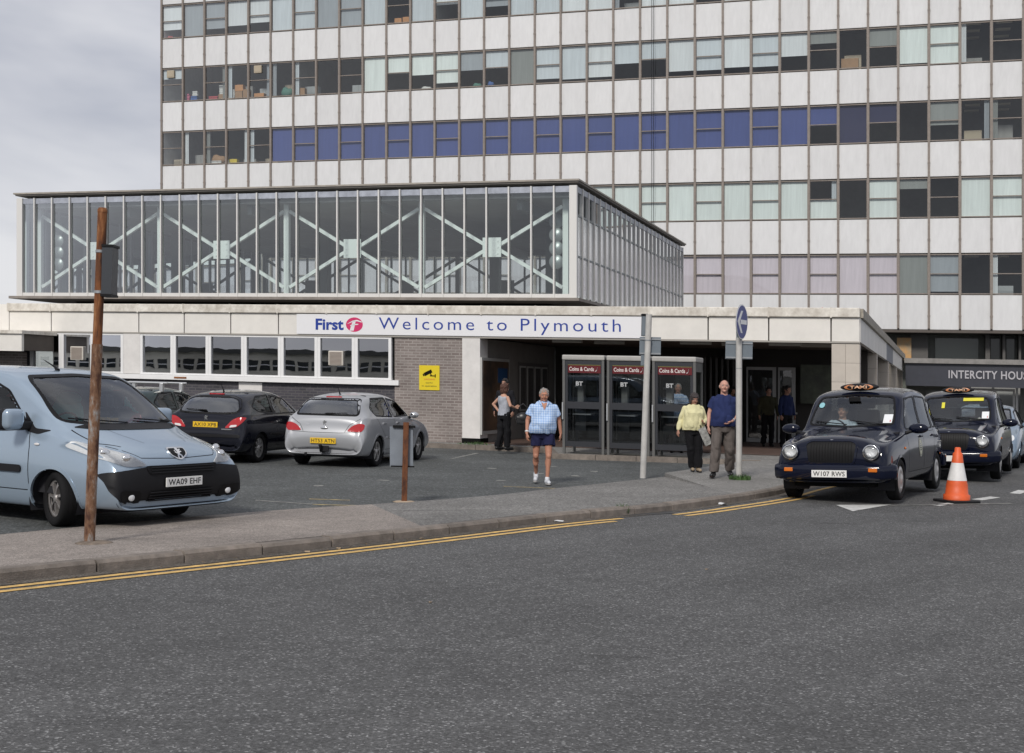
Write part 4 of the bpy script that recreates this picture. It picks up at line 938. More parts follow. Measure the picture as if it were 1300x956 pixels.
        if style == 'cap':    # domed steel cover
            q.lathe([(rr * 1.0, o), (rr * .92, o + sg * .02), (rr * .6, o + sg * .03), (rr * .55, o + sg * .022), (rr * .3, o + sg * .045), (.001, o + sg * .05)], 'y', 32, cap=False)
        else:
            ns, wd = {'alloy': (5, .2), 'seven': (7, .14), 'cover': (9, .13)}[style]
            for k in range(ns):
                a = 2 * math.pi * k / ns + .3
                P = []
                for rad, hw in ((rr * .16, wd * .75), (rr * .6, wd * .62), (rr * .95, wd * 1.15)):
                    for e in (-1, 1): b = a + e * hw * (rr * .5 / rad if rad < rr * .5 else 1) * (.8 if style == 'cover' else 1); P.append((rad * math.cos(b), rad * math.sin(b)))
                vs = [(p[0], o + sg * (.012 if i < 4 else 0), p[1]) for i, p in enumerate(P)] + [(p[0], o - sg * .03, p[1]) for p in P]
                q.add(vs, [(0, 1, 3, 2), (2, 3, 5, 4), (0, 2, 8, 6), (2, 4, 10, 8), (1, 7, 9, 3), (3, 9, 11, 5)])
            q.lathe([(rr * .26, o - sg * .02), (rr * .24, o + sg * .016), (rr * .1, o + sg * .02), (.001, o + sg * .02)], 'y', 20, cap=False)
        q.build('rim', rimm, hub)
        return hub
    def plate(s, txt, x, z, m, front=True, w=.52, tilt=0., name='number_plate', h=.112, y=0.):
        f = 1 if front else -1
        p = MB().bevbox(-.008, .008, -w / 2, w / 2, -h / 2, h / 2, .004).build(name, m, s.root, (x, y, z)); p.rotation_euler = (0, tilt, 0)
        if not txt: return p
        me = lettering(txt, w * .9, h * .66, M_ink, lambda a, b, c: (f * (.0085 + c), f * a, b - h * .33), .001, bold=.012, spacing=1.05)
        link('registration', me, p); return p
    def cabin(s, x0, x1, zf, dash, seats, hw, rhd=True):
        MB().box(x0, x1, -hw, hw, zf - .06, zf).build('cabin_floor', M_cabin, s.root)
        dz = seats['dash']
        d = MB().prism([(dash - .42, dz - .30), (dash - .40, dz - .08), (dash - .3, dz), (dash + .02, dz - .03), (dash + .02, zf), (dash - .3, zf)], -hw, hw, lambda a, b, c: (a, c, b))
        d.build('dashboard', M_cabin, s.root)
        sw = MB(); y = -.36 if rhd else .36; n = 20
        c = Vector((dash - .52, y, dz + .02)); sw.tube([c + Vector((math.sin(a) * .19 * .45, math.cos(a) * .19, math.sin(a) * .19 * .9)) for a in np.linspace(0, 2 * math.pi, n)], .015, 6, cap=False)
        sw.tube([c, c + Vector((.2, 0, -.12))], .03, 6); sw.build('steering_wheel', M_seal, s.root)
        for sx, ys in seats['rows']:
            for yy in ys:
                sb = MB(); w = .24; z = seats['z']
                sb.bevbox(sx - .05, sx + .45, yy - w, yy + w, z - .32, z - .16, .05)
                for k in range(3): sb.bevbox(sx - .22 - .05 * k, sx - .07 - .05 * k, yy - w + .015 * k, yy + w - .015 * k, z - .22 + .24 * k, z + .05 + .24 * k, .05)
                seat = sb.build('seat', M_seat, s.root)
                MB().bevbox(sx - .36, sx - .26, yy - .13, yy + .13, z + .55, z + .74, .045).build('headrest', M_seat, seat)
    def mirror(s, x, y, z, m, size=(.1, .11, .09), arm=.08):
        for sg in (1, -1):
            mb = MB().ell((0, 0, 0), (size[0], size[1], size[2]), 16, 10)
            o = mb.build('wing_mirror', m, s.root, (x, sg * (y + arm + size[1] * .6), z))
            MB().tube([(.02, -sg * size[1] * .7, -size[2] * .5), (.04, -sg * (arm + size[1]), -size[2] * .9)], [.025, .035], 8).build('arm', M_blackpl, o)
            MB().lathe([(0, 0), (size[2] * .82, 0), (size[2] * .8, -.006), (0, -.006)], 'x', 20).build('mirror_glass', M_chrome, o, (-size[0] * .86, 0, 0))
    def wiper(s, pts, ax='f', off=.015, parent=None):
        P = [s.hit(a, b, ax, off) for a, b in np.linspace(pts[0], pts[1], 8)]
        MB().tube(P, .009, 6).build('wiper', M_seal, parent or s.root)

def paint(name, col, flake=0., rough=.25, coat=1.):
    m = mat(name, col, rough, metal=.35 if flake else 0., coat=coat * .55, spec=.12)
    return m
def vroot(name, label, loc, head, group=None, roll=0., cat='car', scale=(1, 1, 1)):
    """head: direction the front points to (x, y)"""
    o = thing(name, label, cat, loc, group=group); o.rotation_euler = (roll, 0, math.atan2(head[1], head[0])); o.scale = scale; return o

# ------------------------------------------------------------------ black cabs
TAXI_ST = [(2.19, .36, .42, .45, .50, .62, .58, .42, .02), (2.22, .33, .55, .64, .62, .74, .70, .50, .02), (2.20, .31, .72, .86, .70, .80, .75, .52, .03), (2.13, .30, .84, .99, .75, .83, .77, .53, .06), (1.95, .29, .90, 1.05, .79, .855, .80, .55, .09),
    (1.60, .28, .96, 1.09, .81, .87, .82, .58, .10), (1.25, .28, 1.00, 1.13, .82, .875, .83, .62, .09), (1.02, .28, 1.03, 1.17, .83, .875, .835, .66, .07), (.93, .28, 1.04, 1.26, .83, .875, .835, .69, .06), (.62, .28, 1.06, 1.56, .83, .875, .835, .69, .06), (.42, .28, 1.07, 1.73, .83, .875, .835, .68, .06),
    (.1, .28, 1.07, 1.80, .83, .875, .835, .67, .07), (-.5, .28, 1.07, 1.835, .83, .875, .835, .665, .07), (-1.2, .28, 1.07, 1.81, .83, .875, .83, .655, .07), (-1.7, .29, 1.07, 1.73, .82, .87, .82, .64, .07), (-1.95, .30, 1.06, 1.54, .80, .86, .80, .63, .06), (-2.1, .31, 1.05, 1.25, .78, .84, .78, .64, .06),
    (-2.28, .33, 1.0, 1.08, .74, .80, .74, .6, .05), (-2.36, .36, .8, .86, .7, .76, .7, .55, .04), (-2.36, .38, .5, .52, .6, .7, .66, .5, .02)]
def make_taxi(label, loc, head, plate_txt, roll, pcol, seal_badge=False, sticker=None, group=None):
    P = paint('cab_paint', pcol, 0, .12)
    root = vroot('taxi', label, loc, head, group, roll, 'taxi', (1, 1.035, .975)); v = Veh(root, TAXI_ST, P)
    # glass
    ws = rpoly([(-.655, 1.20), (-.63, 1.42), (-.57, 1.655), (0, 1.70), (.57, 1.655), (.63, 1.42), (.655, 1.20), (0, 1.165)], 2)
    w = v.window('windscreen', ws, 'f', M_carglass, lim=lambda C: C[:, 0] > .2)
    v.window('rear_window', rpoly([(-.52, 1.2), (-.5, 1.55), (.5, 1.55), (.52, 1.2)]), 'b', M_carglass, lim=lambda C: C[:, 0] < -1.4)
    for ax in 'lr':
        v.window('side_window', rpoly([(.78, 1.12), (.40, 1.62), (-.28, 1.66), (-.28, 1.11)], 1), ax, M_tint)
        v.window('side_window', rpoly([(-.36, 1.11), (-.36, 1.665), (-1.22, 1.64), (-1.26, 1.11)], 1), ax, M_tint)
        v.window('side_window', rpoly([(-1.36, 1.11), (-1.33, 1.62), (-1.62, 1.56), (-1.82, 1.3), (-1.84, 1.13)], 1), ax, M_tint)
        for pts in ([(.90, 1.05), (.86, .8), (.84, .42)], [(-.32, 1.7), (-.32, .42)], [(-1.30, 1.68), (-1.31, .95), (-1.18, .72), (-1.0, .42)], [(.84, .42), (-1.0, .42)], [(.9, 1.05), (-1.3, 1.06)]): v.seam(pts, ax)
        sy = 1 if ax == 'l' else -1
        for hx in (-.12, -1.12):
            p = v.hit(hx, .98, ax, .012); MB().bevbox(-.09, .09, -.014, .014, -.018, .018, .008).build('door_handle', P, root, p)
        p = v.hit(1.13, .82, ax, .004); MB().ell((0, 0, 0), (.045, .012, .022)).build('side_repeater', M_amber, root, p)
    v.arch(1.443, .325, .375); v.arch(-1.443, .325, .375)
    # nose: grille, lamps, bumper
    g = v.patch('grille', rpoly([(-.33, .62), (-.37, .90), (-.30, .945), (.30, .945), (.37, .90), (.33, .62)], 2), 'f', M_seal, .008, step=.04)
    v.patch('grille_surround', grow(rpoly([(-.33, .62), (-.37, .90), (-.30, .945), (.30, .945), (.37, .90), (.33, .62)], 2), .03), 'f', P, .02, inner=rpoly([(-.33, .62), (-.37, .90), (-.30, .945), (.30, .945), (.37, .90), (.33, .62)], 2), step=.03, skirt=.03)
    for i in range(15):
        y = -.30 + i * .6 / 14; pts = [v.hit(y, z, 'f', .014) for z in np.linspace(.64, .93, 5)]; MB().tube(pts, .005, 5).build('grille_bar', M_seal, g)
    MB().ell(v.hit(0, .965, 'f', .01), (.008, .05, .014), 10, 6).build('badge', M_chrome, root)
    for sg in (1, -1):
        c = v.hit(sg * .60, .79, 'f', 0); hx = c.x + .035
        b = MB().lathe([(.125, -.12), (.128, .02), (.118, .045), (.105, .04)], 'x', 28, cap=False).build('headlight', P, root, (hx, sg * .60, .79))
        MB().lathe([(.108, .035), (.104, .04), (.07, .0), (.02, -.015), (0, -.016)], 'x', 28, cap=False).build('reflector', M_refl, b)
        MB().lathe([(.104, .042), (.08, .062), (.04, .07), (0, .072)], 'x', 28, cap=False).build('lens', M_lens, b)
        MB().lathe([(.106, .05), (.118, .05), (.12, .035), (.104, .035)], 'x', 28, cap=False).build('rim', M_chrome, b)
    bp = MB(); pth = []
    for y in np.linspace(-.84, .84, 25): pth.append((2.30 - .10 * (abs(y) / .84) ** 2.2 - (.14 if abs(y) > .8 else 0), y))
    pth = [(1.90, -.885), (2.05, -.88)] + pth + [(2.05, .88), (1.90, .885)]
    prof = [(-.07, .37), (0, .36), (.02, .40), (.025, .53), (.015, .575), (-.03, .60), (-.1, .60)]; n = len(prof)
    vs = []
    for i, (x, y) in enumerate(pth):
        t = Vector((pth[min(i + 1, len(pth) - 1)][0] - pth[max(i - 1, 0)][0], pth[min(i + 1, len(pth) - 1)][1] - pth[max(i - 1, 0)][1])).normalized(); nx, ny = t.y, -t.x
        vs += [(x + nx * a, y + ny * a, z) for a, z in prof]
    bp.add(vs, [(i * n + k, i * n + k + 1, (i + 1) * n + k + 1, (i + 1) * n + k) for i in range(len(pth) - 1) for k in range(n - 1)], True)
    bump = bp.build('front_bumper', P, root)
    for sg in (1, -1):
        MB().bevbox(-.02, .012, -.14, .14, -.03, .03, .01).build('indicator', M_amber, bump, (2.305 - .035, sg * .55, .515)).rotation_euler = (0, 0, -sg * .12)
    mb = MB(); mb.box(1.3, 2.05, -.6, .6, .24, .34); mb.build('undertray', mat('black_void', (.012, .012, .012)), root)
    MB().bevbox(-2.45, -2.3, -.84, .84, .38, .6, .03).build('rear_bumper', P, root)
    v.plate(plate_txt, 2.335, .455, M_plw, True)
    # roof sign
    s_ = MB().ell((0, 0, 0), (.10, .31, .068), 32, 12).build('roof_sign', M_blackpl, root, (.34, 0, 1.825))
    f = MB(); pts = rpoly([(-.25, 0), (-.17, .043), (.17, .043), (.25, 0), (.17, -.043), (-.17, -.043)], 3)
    def sgn(a, b, c): return (.10 * math.sqrt(max(0, 1 - (a / .31) ** 2 - (b / .068) ** 2)) + .006 + c, a, b)
    f.add([sgn(0, 0, 0)] + [sgn(a, b, 0) for a, b in pts], [(0, i + 1, (i + 1) % len(pts) + 1) for i in range(len(pts))], True)
    f.build('sign_face', mat('taxi_sign_orange', (.52, .20, .08), .35), s_)
    link('lettering', lettering('TAXI', .27, .05, mat('taxi_sign_text', (.75, .45, .28), .4), lambda a, b, c: sgn(a, b - .025, .003 + c), .002, bold=.02), s_)
    v.mirror(.80, .86, 1.13, P, (.08, .15, .085), .05)
    v.wiper([(-.05, 1.19), (-.56, 1.25)], parent=w); v.wiper([(.55, 1.19), (.02, 1.25)], parent=w)
    # windscreen stickers
    def stick(y0, y1, z0, z1, m, nm='windscreen_sticker'): v.patch(nm, [(y0, z0), (y1, z0), (y1, z1), (y0, z1)], 'f', m, .006, w, skirt=0)
    stick(.49, .62, 1.22, 1.36, mat('sticker_white', (.75, .77, .78), .5)); stick(.51, .60, 1.235, 1.27, mat('sticker_red', (.5, .06, .06), .5))
    if sticker:
        stick(.12, .5, 1.585, 1.65, mat('sticker_yellow', (.68, .62, .05), .5)); stick(-.28, -.22, 1.44, 1.56, mat('sticker_yellow', (.68, .62, .05)))
    else:
        v.patch('tax_disc', circ(-.53, 1.52, .045), 'f', mat('sticker_blue', (.25, .5, .55), .5), .006, w, skirt=0)
        mm = MB().bevbox(-.02, .02, -.09, .09, -.04, .04, .01).build('rear_view_mirror', M_seal, root, (.60, -.02, 1.62))
    if seal_badge:
        b = v.patch('door_badge', circ(-.02, .80, .13, 28, .16), 'l', mat('badge_cream', (.52, .53, .42), .5), .004, skirt=0)
        v.patch('badge_ring', circ(-.02, .80, .115, 28, .142), 'l', P, .0055, b, inner=circ(-.02, .80, .105, 28, .13), skirt=0)
        for i, wd in enumerate((.1, .15, .15, .1)): v.patch('badge_print', [(-.02 - wd / 2, .85 - i * .035), (-.02 + wd / 2, .85 - i * .035), (-.02 + wd / 2, .87 - i * .035), (-.02 - wd / 2, .87 - i * .035)], 'l', P, .0055, b, skirt=0)
    v.cabin(-2.0, 1.1, .42, 1.1, dict(z=.9, dash=1.1, rows=[(.05, (-.38,)), (-1.45, (-.35, .35))]), .76)
    MB().box(-.42, -.38, -.76, .76, .42, 1.22).build('partition', M_cabin, root)
    for x in (1.443, -1.443):
        for y in (.77, -.77): v.wheel(x, y, .325, .185, 'cap', 0.)
    v.body(); return root, v

# ------------------------------------------------------------------ hatchbacks
HATCH_ST = [(2.02, .27, .33, .35, .5, .58, .55, .4, .02), (2.10, .24, .42, .50, .64, .72, .68, .5, .03), (2.10, .22, .56, .66, .72, .79, .75, .55, .05), (1.98, .21, .68, .78, .76, .83, .78, .58, .07), (1.72, .2, .78, .90, .79, .855, .80, .6, .08), (1.35, .2, .86, .99, .8, .865, .81, .61, .08),
    (1.08, .2, .90, 1.06, .81, .87, .815, .62, .06), (.92, .2, .92, 1.13, .81, .87, .815, .63, .05), (.45, .2, .95, 1.36, .81, .87, .815, .60, .05), (.08, .2, .96, 1.47, .81, .87, .815, .58, .06), (-.4, .2, .97, 1.515, .81, .87, .815, .575, .07), (-1.0, .2, .98, 1.49, .81, .87, .81, .565, .07),
    (-1.55, .21, .99, 1.43, .8, .865, .80, .55, .06), (-1.76, .22, 1.0, 1.33, .79, .86, .79, .56, .06), (-1.95, .23, .99, 1.05, .77, .84, .765, .58, .05), (-2.01, .24, .90, .97, .74, .82, .74, .57, .05), (-2.03, .25, .74, .80, .73, .81, .73, .57, .04), (-2.08, .26, .60, .67, .72, .79, .72, .56, .04), (-2.08, .27, .45, .52, .69, .74, .69, .52, .03), (-2.03, .29, .34, .36, .6, .66, .62, .46, .02)]
def make_hatch(kind, label, loc, head, P, txt, group, sc=1., rack=False, towbar=False):
    st_ = [(r[0] * sc,) + r[1:] for r in HATCH_ST]
    root = vroot('parked_car', label, loc, head, group, scale=(1, 1.04, .975)); v = Veh(root, st_, P); wb = 1.304 * sc
    v.window('windscreen', rpoly([(-.62, 1.09), (-.53, 1.40), (.53, 1.40), (.62, 1.09)], 1), 'f', M_carglass, lim=lambda C: C[:, 0] > -.2)
    if kind == '307': rw = [(-.63, 1.055), (-.60, 1.18), (-.52, 1.375), (.52, 1.375), (.60, 1.18), (.63, 1.055)]
    else: rw = [(-.60, 1.04), (-.63, 1.12), (-.55, 1.31), (-.4, 1.37), (.4, 1.37), (.55, 1.31), (.63, 1.12), (.60, 1.04), (.3, 1.02), (-.3, 1.02)]
    w = v.window('rear_window', rpoly(rw, 2), 'b', M_rear, lim=lambda C: C[:, 0] < -1.2 * sc, seal=.035)
    X = lambda L: rpoly([(x * sc, z) for x, z in L], 1)
    for ax in 'lr':
        if kind == '307':
            v.window('side_window', X([(.72, 1.02), (.28, 1.325), (-.30, 1.40), (-.30, 1.01)]), ax, M_tint); v.window('side_window', X([(-.38, 1.01), (-.38, 1.405), (-1.1, 1.39), (-1.40, 1.18), (-1.30, 1.04)]), ax, M_tint)
            seams = [[(-.34, 1.42), (-.34, .34)], [(.75, .98), (.78, .7), (.72, .34)], [(-1.32, 1.0), (-1.12, .75), (-.98, .62)], [(.72, .34), (-.95, .34)]]
        else:
            v.window('side_window', X([(.72, 1.02), (.28, 1.325), (-.42, 1.40), (-.50, 1.01)]), ax, M_tint); v.window('side_window', X([(-.58, 1.02), (-.50, 1.40), (-1.05, 1.375), (-1.42, 1.16), (-1.25, 1.06)]), ax, M_tint)
            seams = [[(-.54, 1.42), (-.56, .9), (-.5, .34)], [(.75, .98), (.78, .7), (.72, .34)], [(.72, .34), (-.5, .34)]]
        for p in seams: v.seam([(x * sc, z) for x, z in p], ax)
        for hx in ((-.16, -.98) if kind == '307' else (-.38,)):
            p = v.hit(hx * sc, .88, ax, .01); MB().bevbox(-.09, .09, -.012, .012, -.016, .016, .007).build('door_handle', P, root, p)
        v.patch('side_moulding', [(.7 * sc, .55), (-.9 * sc, .57), (-.9 * sc, .615), (.7 * sc, .60)], ax, P if kind == '307' else M_blackpl, .012, step=.06)
    v.arch(wb, .315, .345); v.arch(-wb, .315, .345)
    # tail
    if kind == '307':
        for sg in (1, -1): v.patch('tail_light', rpoly([(sg * .45, .73), (sg * .56, .85), (sg * .70, .90), (sg * .79, .885), (sg * .785, .78), (sg * .74, .725)], 2), 'b', M_redl, .01, step=.03)
        b = v.patch('plate_recess', rpoly([(-.36, .47), (-.38, .57), (-.34, .605), (.34, .605), (.38, .57), (.36, .47)], 1), 'b', P, -.0, step=.05); px = v.hit(0, .535, 'b').x - .012; pz = .535
        v.seam([(-.66, .715), (-.3, .70), (.3, .70), (.66, .715)], 'b'); v.seam([(-.70, .99), (-.50, .86), (-.42, .715)], 'b'); v.seam([(.70, .99), (.50, .86), (.42, .715)], 'b')
        p = v.hit(0, .79, 'b', .01); MB().ell((0, 0, 0), (.014, .075, .028)).build('tailgate_handle', M_chrome, root, p)
        p = v.hit(0, .90, 'b', .006); lion(root, p, -1, .045)
        link('model_badge', lettering('307', .1, .032, M_chrome, lambda a, b, c: tuple(v.hit(.34 - a * -1 * -1, .84 + b, 'b', .003 + c)), .002, bold=.01), root)
    else:
        for sg in (1, -1):
            t = v.patch('tail_light', rpoly([(sg * .40, .72), (sg * .55, .90), (sg * .68, .955), (sg * .795, .955), (sg * .77, .86), (sg * .66, .75)], 2), 'b', M_redl, .012, step=.03)
            v.patch('reversing_lamp', rpoly([(sg * .5, .735), (sg * .53, .79), (sg * .66, .80), (sg * .65, .76)], 1), 'b', mat('pale_lamp', (.7, .68, .68), .25, coat=.5), .016, t, step=.03)
        px = v.hit(0, .79, 'b').x - .012; pz = .79
        v.seam([(-.62, .69), (.62, .69)], 'b'); v.patch('bumper_strip', rpoly([(-.74, .54), (-.74, .60), (.74, .60), (.74, .54)], 1), 'b', M_blackpl, .012, step=.05)
        p = v.hit(0, .93, 'b', .006); lion(root, p, -1, .05)
        MB().bevbox(-.01, .01, -.1, .1, -.012, .012, .005).build('model_badge', M_chrome, root, v.hit(-.45, .70, 'b', .004))
    v.plate(txt, px, pz, M_ply, False)
    MB().bevbox(-.02, .02, -.16, .16, -.012, .012, .008).build('high_brake_light', M_redl, root, v.hit(0, 1.415, 'b', .004))
    P_ = [v.hit(a, b, 'b', .02) for a, b in np.linspace((.02, 1.07), (-.42, 1.09) if kind == '307' else (.46, 1.09), 8)]; MB().tube(P_, [.016] * 3 + [.009] * 5, 6).build('rear_wiper', M_seal, w)
    a = v.hit(-1.25 * sc, 0, 't', 0); ant = MB().tube([a, a + Vector((-.05, 0, .07)), a + Vector((-.14, 0, .17))], [.02, .008, .003], 6).build('aerial', M_seal, root)
    # front lamps and grille (seen by reflection and from the side)
    for sg in (1, -1): v.patch('headlight', rpoly([(sg * .42, .62), (sg * .5, .76), (sg * .72, .80), (sg * .76, .70), (sg * .62, .62)], 2), 'f', M_refl, .008, step=.04)
    v.patch('grille', rpoly([(-.5, .34), (-.45, .5), (.45, .5), (.5, .34)], 1), 'f', M_seal, .006, step=.05)
    if kind == '307': v.mirror(.62 * sc, .83, 1.03, P, (.07, .1, .07), .03)
    else: v.mirror(.62 * sc, .83, 1.03, P, (.07, .1, .07), .03)
    v.cabin(-1.5 * sc, 1.0 * sc, .36, 1.0 * sc, dict(z=.72, dash=.98, rows=[(.1, (-.36, .36)), (-.8, (-.36, .36))]), .68)
    MB().box(-1.8 * sc, 1.9 * sc, -.55, .55, .2, .3).build('underbody', M_cabin, root)
    ex = MB().tube([(-1.9 * sc, .35, .27), (-2.08 * sc, .35, .26)], .03, 10); ex.build('exhaust', M_blackpl, root)
    if towbar:
        tb = MB(); tb.box(-2.12, -1.9, -.04, .04, .30, .36); tb.tube([(-2.1, 0, .34), (-2.19, 0, .34), (-2.22, 0, .42)], .025, 8); tb.ell((-2.22, 0, .45), (.035, .035, .035)); tb.bevbox(-2.16, -2.12, -.14, .02, .32, .44, .01); tb.build('tow_bar', M_blackpl, root)
    if rack:
        for x in (.0, -.85):
            r_ = MB(); r_.tube([(x, -.68, 1.60), (x, .68, 1.60)], .022, 8)
            for sg in (1, -1): r_.bevbox(x - .04, x + .04, sg * .56 - .04, sg * .56 + .04, 1.40, 1.60, .015)
            r_.build('roof_bar', M_alu, root)
    for x in (wb, -wb):
        for y in (.735, -.735): v.wheel(x, y, .305, .19, 'alloy' if kind == '307' else 'cover')
    v.body(); return root
def lion(root, p, f, h):
    """small heraldic lion standing on its hind legs, in bright metal"""
    L = [(-.2, 1), (.1, .95), (.28, .75), (.2, .6), (.75, .75), (.8, .6), (.3, .35), (.75, .3), (.78, .15), (.2, .05), (.15, -.2), (.55, -.45), (.6, -.95), (.3, -.95), (.28, -.6), (-.1, -.4), (-.3, -.65), (-.25, -.95), (-.55, -.95), (-.6, -.55), (-.4, -.2), (-.75, 0), (-.8, .5), (-.6, .5), (-.55, .15), (-.3, .1), (-.35, .4), (-.5, .7)]
    return MB().prism([(a * h, b * h) for a, b in L], 0, .006, lambda a, b, c: (f * c, f * a, b)).build('lion_badge', M_chrome, root, p)

# ------------------------------------------------------------------ light blue van
VAN_ST = [(2.42, .28, .33, .36, .70, .78, .74, .54, .02), (2.47, .26, .43, .50, .79, .86, .82, .6, .03), (2.47, .25, .60, .72, .82, .89, .85, .64, .05), (2.42, .25, .74, .90, .85, .92, .87, .66, .07), (2.24, .25, .86, 1.02, .87, .935, .88, .67, .09), (1.98, .24, .95, 1.11, .88, .945, .885, .69, .10),
    (1.72, .20, 1.02, 1.20, .89, .95, .89, .71, .09), (1.52, .20, 1.07, 1.29, .89, .95, .89, .735, .07), (1.25, .20, 1.11, 1.47, .89, .95, .89, .765, .06), (.90, .20, 1.13, 1.71, .89, .95, .89, .775, .06), (.62, .20, 1.14, 1.865, .89, .95, .89, .775, .06), (.25, .20, 1.14, 1.92, .89, .95, .89, .775, .06),
    (-.6, .20, 1.14, 1.94, .89, .95, .89, .775, .06), (-1.5, .20, 1.14, 1.93, .89, .95, .89, .775, .06), (-2.05, .20, 1.13, 1.90, .88, .94, .88, .77, .06), (-2.25, .22, 1.1, 1.80, .86, .92, .86, .76, .05), (-2.32, .25, .95, 1.2, .84, .9, .84, .75, .04), (-2.36, .28, .6, .66, .8, .86, .8, .7, .03), (-2.34, .3, .42, .44, .72, .8, .74, .6, .02)]
def make_van(label, loc, head):
    P = paint('van_paint', (.33, .41, .50), 1, .25); root = vroot('van', label, loc, head, cat='van', scale=(1.04, 1.08, .945)); v = Veh(root, VAN_ST, P)
    w = v.window('windscreen', rpoly([(-.77, 1.27), (-.76, 1.42), (-.68, 1.74), (-.62, 1.80), (0, 1.83), (.62, 1.80), (.68, 1.74), (.76, 1.42), (.77, 1.27), (.4, 1.22), (-.4, 1.22)], 2), 'f', glass_mat('van_windscreen', (.86, .92, .94), .8), lim=lambda C: C[:, 0] > .3, seal=.03)
    for ax in 'lr':
        v.window('side_window', rpoly([(1.02, 1.16), (.60, 1.62), (.35, 1.72), (-.35, 1.75), (-.35, 1.13), (.6, 1.13)], 1), ax, M_tint)
        v.patch('quarter_panel', rpoly([(1.38, 1.155), (1.12, 1.17), (.90, 1.38), (1.0, 1.13), (1.2, 1.1)], 1), ax, M_blackpl, .006, step=.05)
        v.window('side_window', rpoly([(-.5, 1.14), (-.5, 1.74), (-1.4, 1.73), (-1.4, 1.14)], 1), ax, M_tint)
        for p in ([(1.06, 1.12), (1.10, .95), (1.12, .42)], [(-.42, 1.8), (-.42, .42)], [(1.12, .42), (-.42, .42)], [(-.42, .42), (-1.05, .42)], [(-1.5, 1.78), (-1.5, 1.0)]): v.seam(p, ax, .011)
        v.patch('rubbing_strip', rpoly([(1.0, .63), (1.0, .72), (-.38, .72), (-.38, .63)], 1), ax, M_blackpl, .02, step=.06); v.patch('rubbing_strip', rpoly([(-.46, .63), (-.46, .72), (-1.02, .72), (-1.02, .63)], 1), ax, M_blackpl, .02, step=.06)
        p = v.hit(1.22, .98, ax, .006); MB().ell((0, 0, 0), (.045, .012, .018)).build('side_repeater', mat('pale_lamp', (.7, .68, .68), .25, coat=.5), root, p)
        p = v.hit(-.22, 1.0, ax, .014); MB().bevbox(-.11, .11, -.014, .014, -.02, .02, .009).build('door_handle', M_blackpl, root, p)
    v.arch(1.5, .325, .385); v.arch(-1.5, .325, .385)
    # nose
    for sg in (1, -1):
        hp = rpoly([(sg * .47, .765), (sg * .60, .87), (sg * .78, 1.0), (sg * .87, 1.05), (sg * .905, .98), (sg * .89, .84), (sg * .74, .765)], 2)
        h = v.patch('headlight', hp, 'f', M_refl, .006, step=.03)
        for cy, cz, r in ((.68, .855, .055), (.80, .915, .055)):
            c = v.hit(sg * cy, cz, 'f', .012); MB().ell(c, (.03, r, r), 16, 10).build('bulb_bowl', M_chrome, h)
        v.patch('lens', grow(hp, .006), 'f', M_lens, .014, h, step=.04, skirt=.0)
    bum = rpoly([(-.925, .70), (-.52, .752), (-.40, .72), (.40, .72), (.52, .752), (.925, .70), (.915, .48), (.86, .37), (.7, .325), (-.7, .325), (-.86, .37), (-.915, .48)], 1)
    b = v.patch('front_bumper', bum, 'f', M_blackpl, .02, step=.028, skirt=.03)
    up = v.patch('upper_grille', rpoly([(-.46, .655), (-.52, .765), (.52, .765), (.46, .655)], 1), 'f', M_seal, .028, b, step=.04)
    for i in range(3):
        z = .68 + i * .03; MB().tube([v.hit(y, z, 'f', .036) for y in np.linspace(-.45, .45, 13)], .007, 6).build('grille_bar', M_blackpl, up)
    lo = v.patch('lower_grille', rpoly([(-.46, .335), (-.46, .475), (.46, .475), (.46, .335)], 1), 'f', M_seal, .026, b, step=.04)
    for i in range(4):
        z = .36 + i * .032; MB().tube([v.hit(y, z, 'f', .034) for y in np.linspace(-.45, .45, 13)], .008, 6).build('grille_bar', M_blackpl, lo)
    for sg in (1, -1):
        rc = v.patch('fog_lamp_recess', rpoly([(sg * .56, .345), (sg * .58, .48), (sg * .86, .50), (sg * .85, .37)], 1), 'f', M_seal, .026, b, step=.04)
        c = v.hit(sg * .70, .415, 'f', .026); MB().ell(c, (.014, .042, .042), 18, 10).build('fog_lamp', M_refl, rc)
    v.plate('WA09 EHF', v.hit(0, .565, 'f').x + .045, .562, M_plw, True)
    # shield badge
    c = v.hit(0, .90, 'f', .006)
    sh = [(-.13, .07), (.13, .07), (.12, -.02), (.0, -.085), (-.12, -.02)]
    sd = v.patch('badge_rim', rpoly([(a, .895 + b) for a, b in sh], 2), 'f', M_chrome, .012, step=.03); v.patch('badge_shield', grow(rpoly([(a, .895 + b) for a, b in sh], 2), -.016), 'f', M_seal, .016, sd, step=.03)
    lp = [(-.2, 1), (.1, .95), (.28, .75), (.2, .6), (.75, .75), (.8, .6), (.3, .35), (.75, .3), (.78, .15), (.2, .05), (.15, -.2), (.55, -.45), (.6, -.95), (.3, -.95), (.28, -.6), (-.1, -.4), (-.3, -.65), (-.25, -.95), (-.55, -.95), (-.6, -.55), (-.4, -.2), (-.75, 0), (-.8, .5), (-.6, .5), (-.55, .15), (-.3, .1), (-.35, .4), (-.5, .7)]
    v.patch('lion_badge', [(a * .058, .895 + b * .058) for a, b in lp], 'f', M_chrome, .02, sd, step=.03, skirt=.006)
    v.seam([(-.70, .99), (-.52, .86), (0, .84 + .0), (.52, .86), (.70, .99)], 'f', .008)
    for sg in (1, -1): v.seam([(2.18, sg * .60), (1.95, sg * .72), (1.58, sg * .76)], 't', .01); v.seam([(2.2, sg * .30), (1.9, sg * .40), (1.62, sg * .46)], 't', .004)
    sc_ = v.patch('scuttle', rpoly([(-.74, 1.195), (-.6, 1.225), (.6, 1.225), (.74, 1.195), (.5, 1.165), (-.5, 1.165)], 1), 'f', M_blackpl, .008, step=.05)
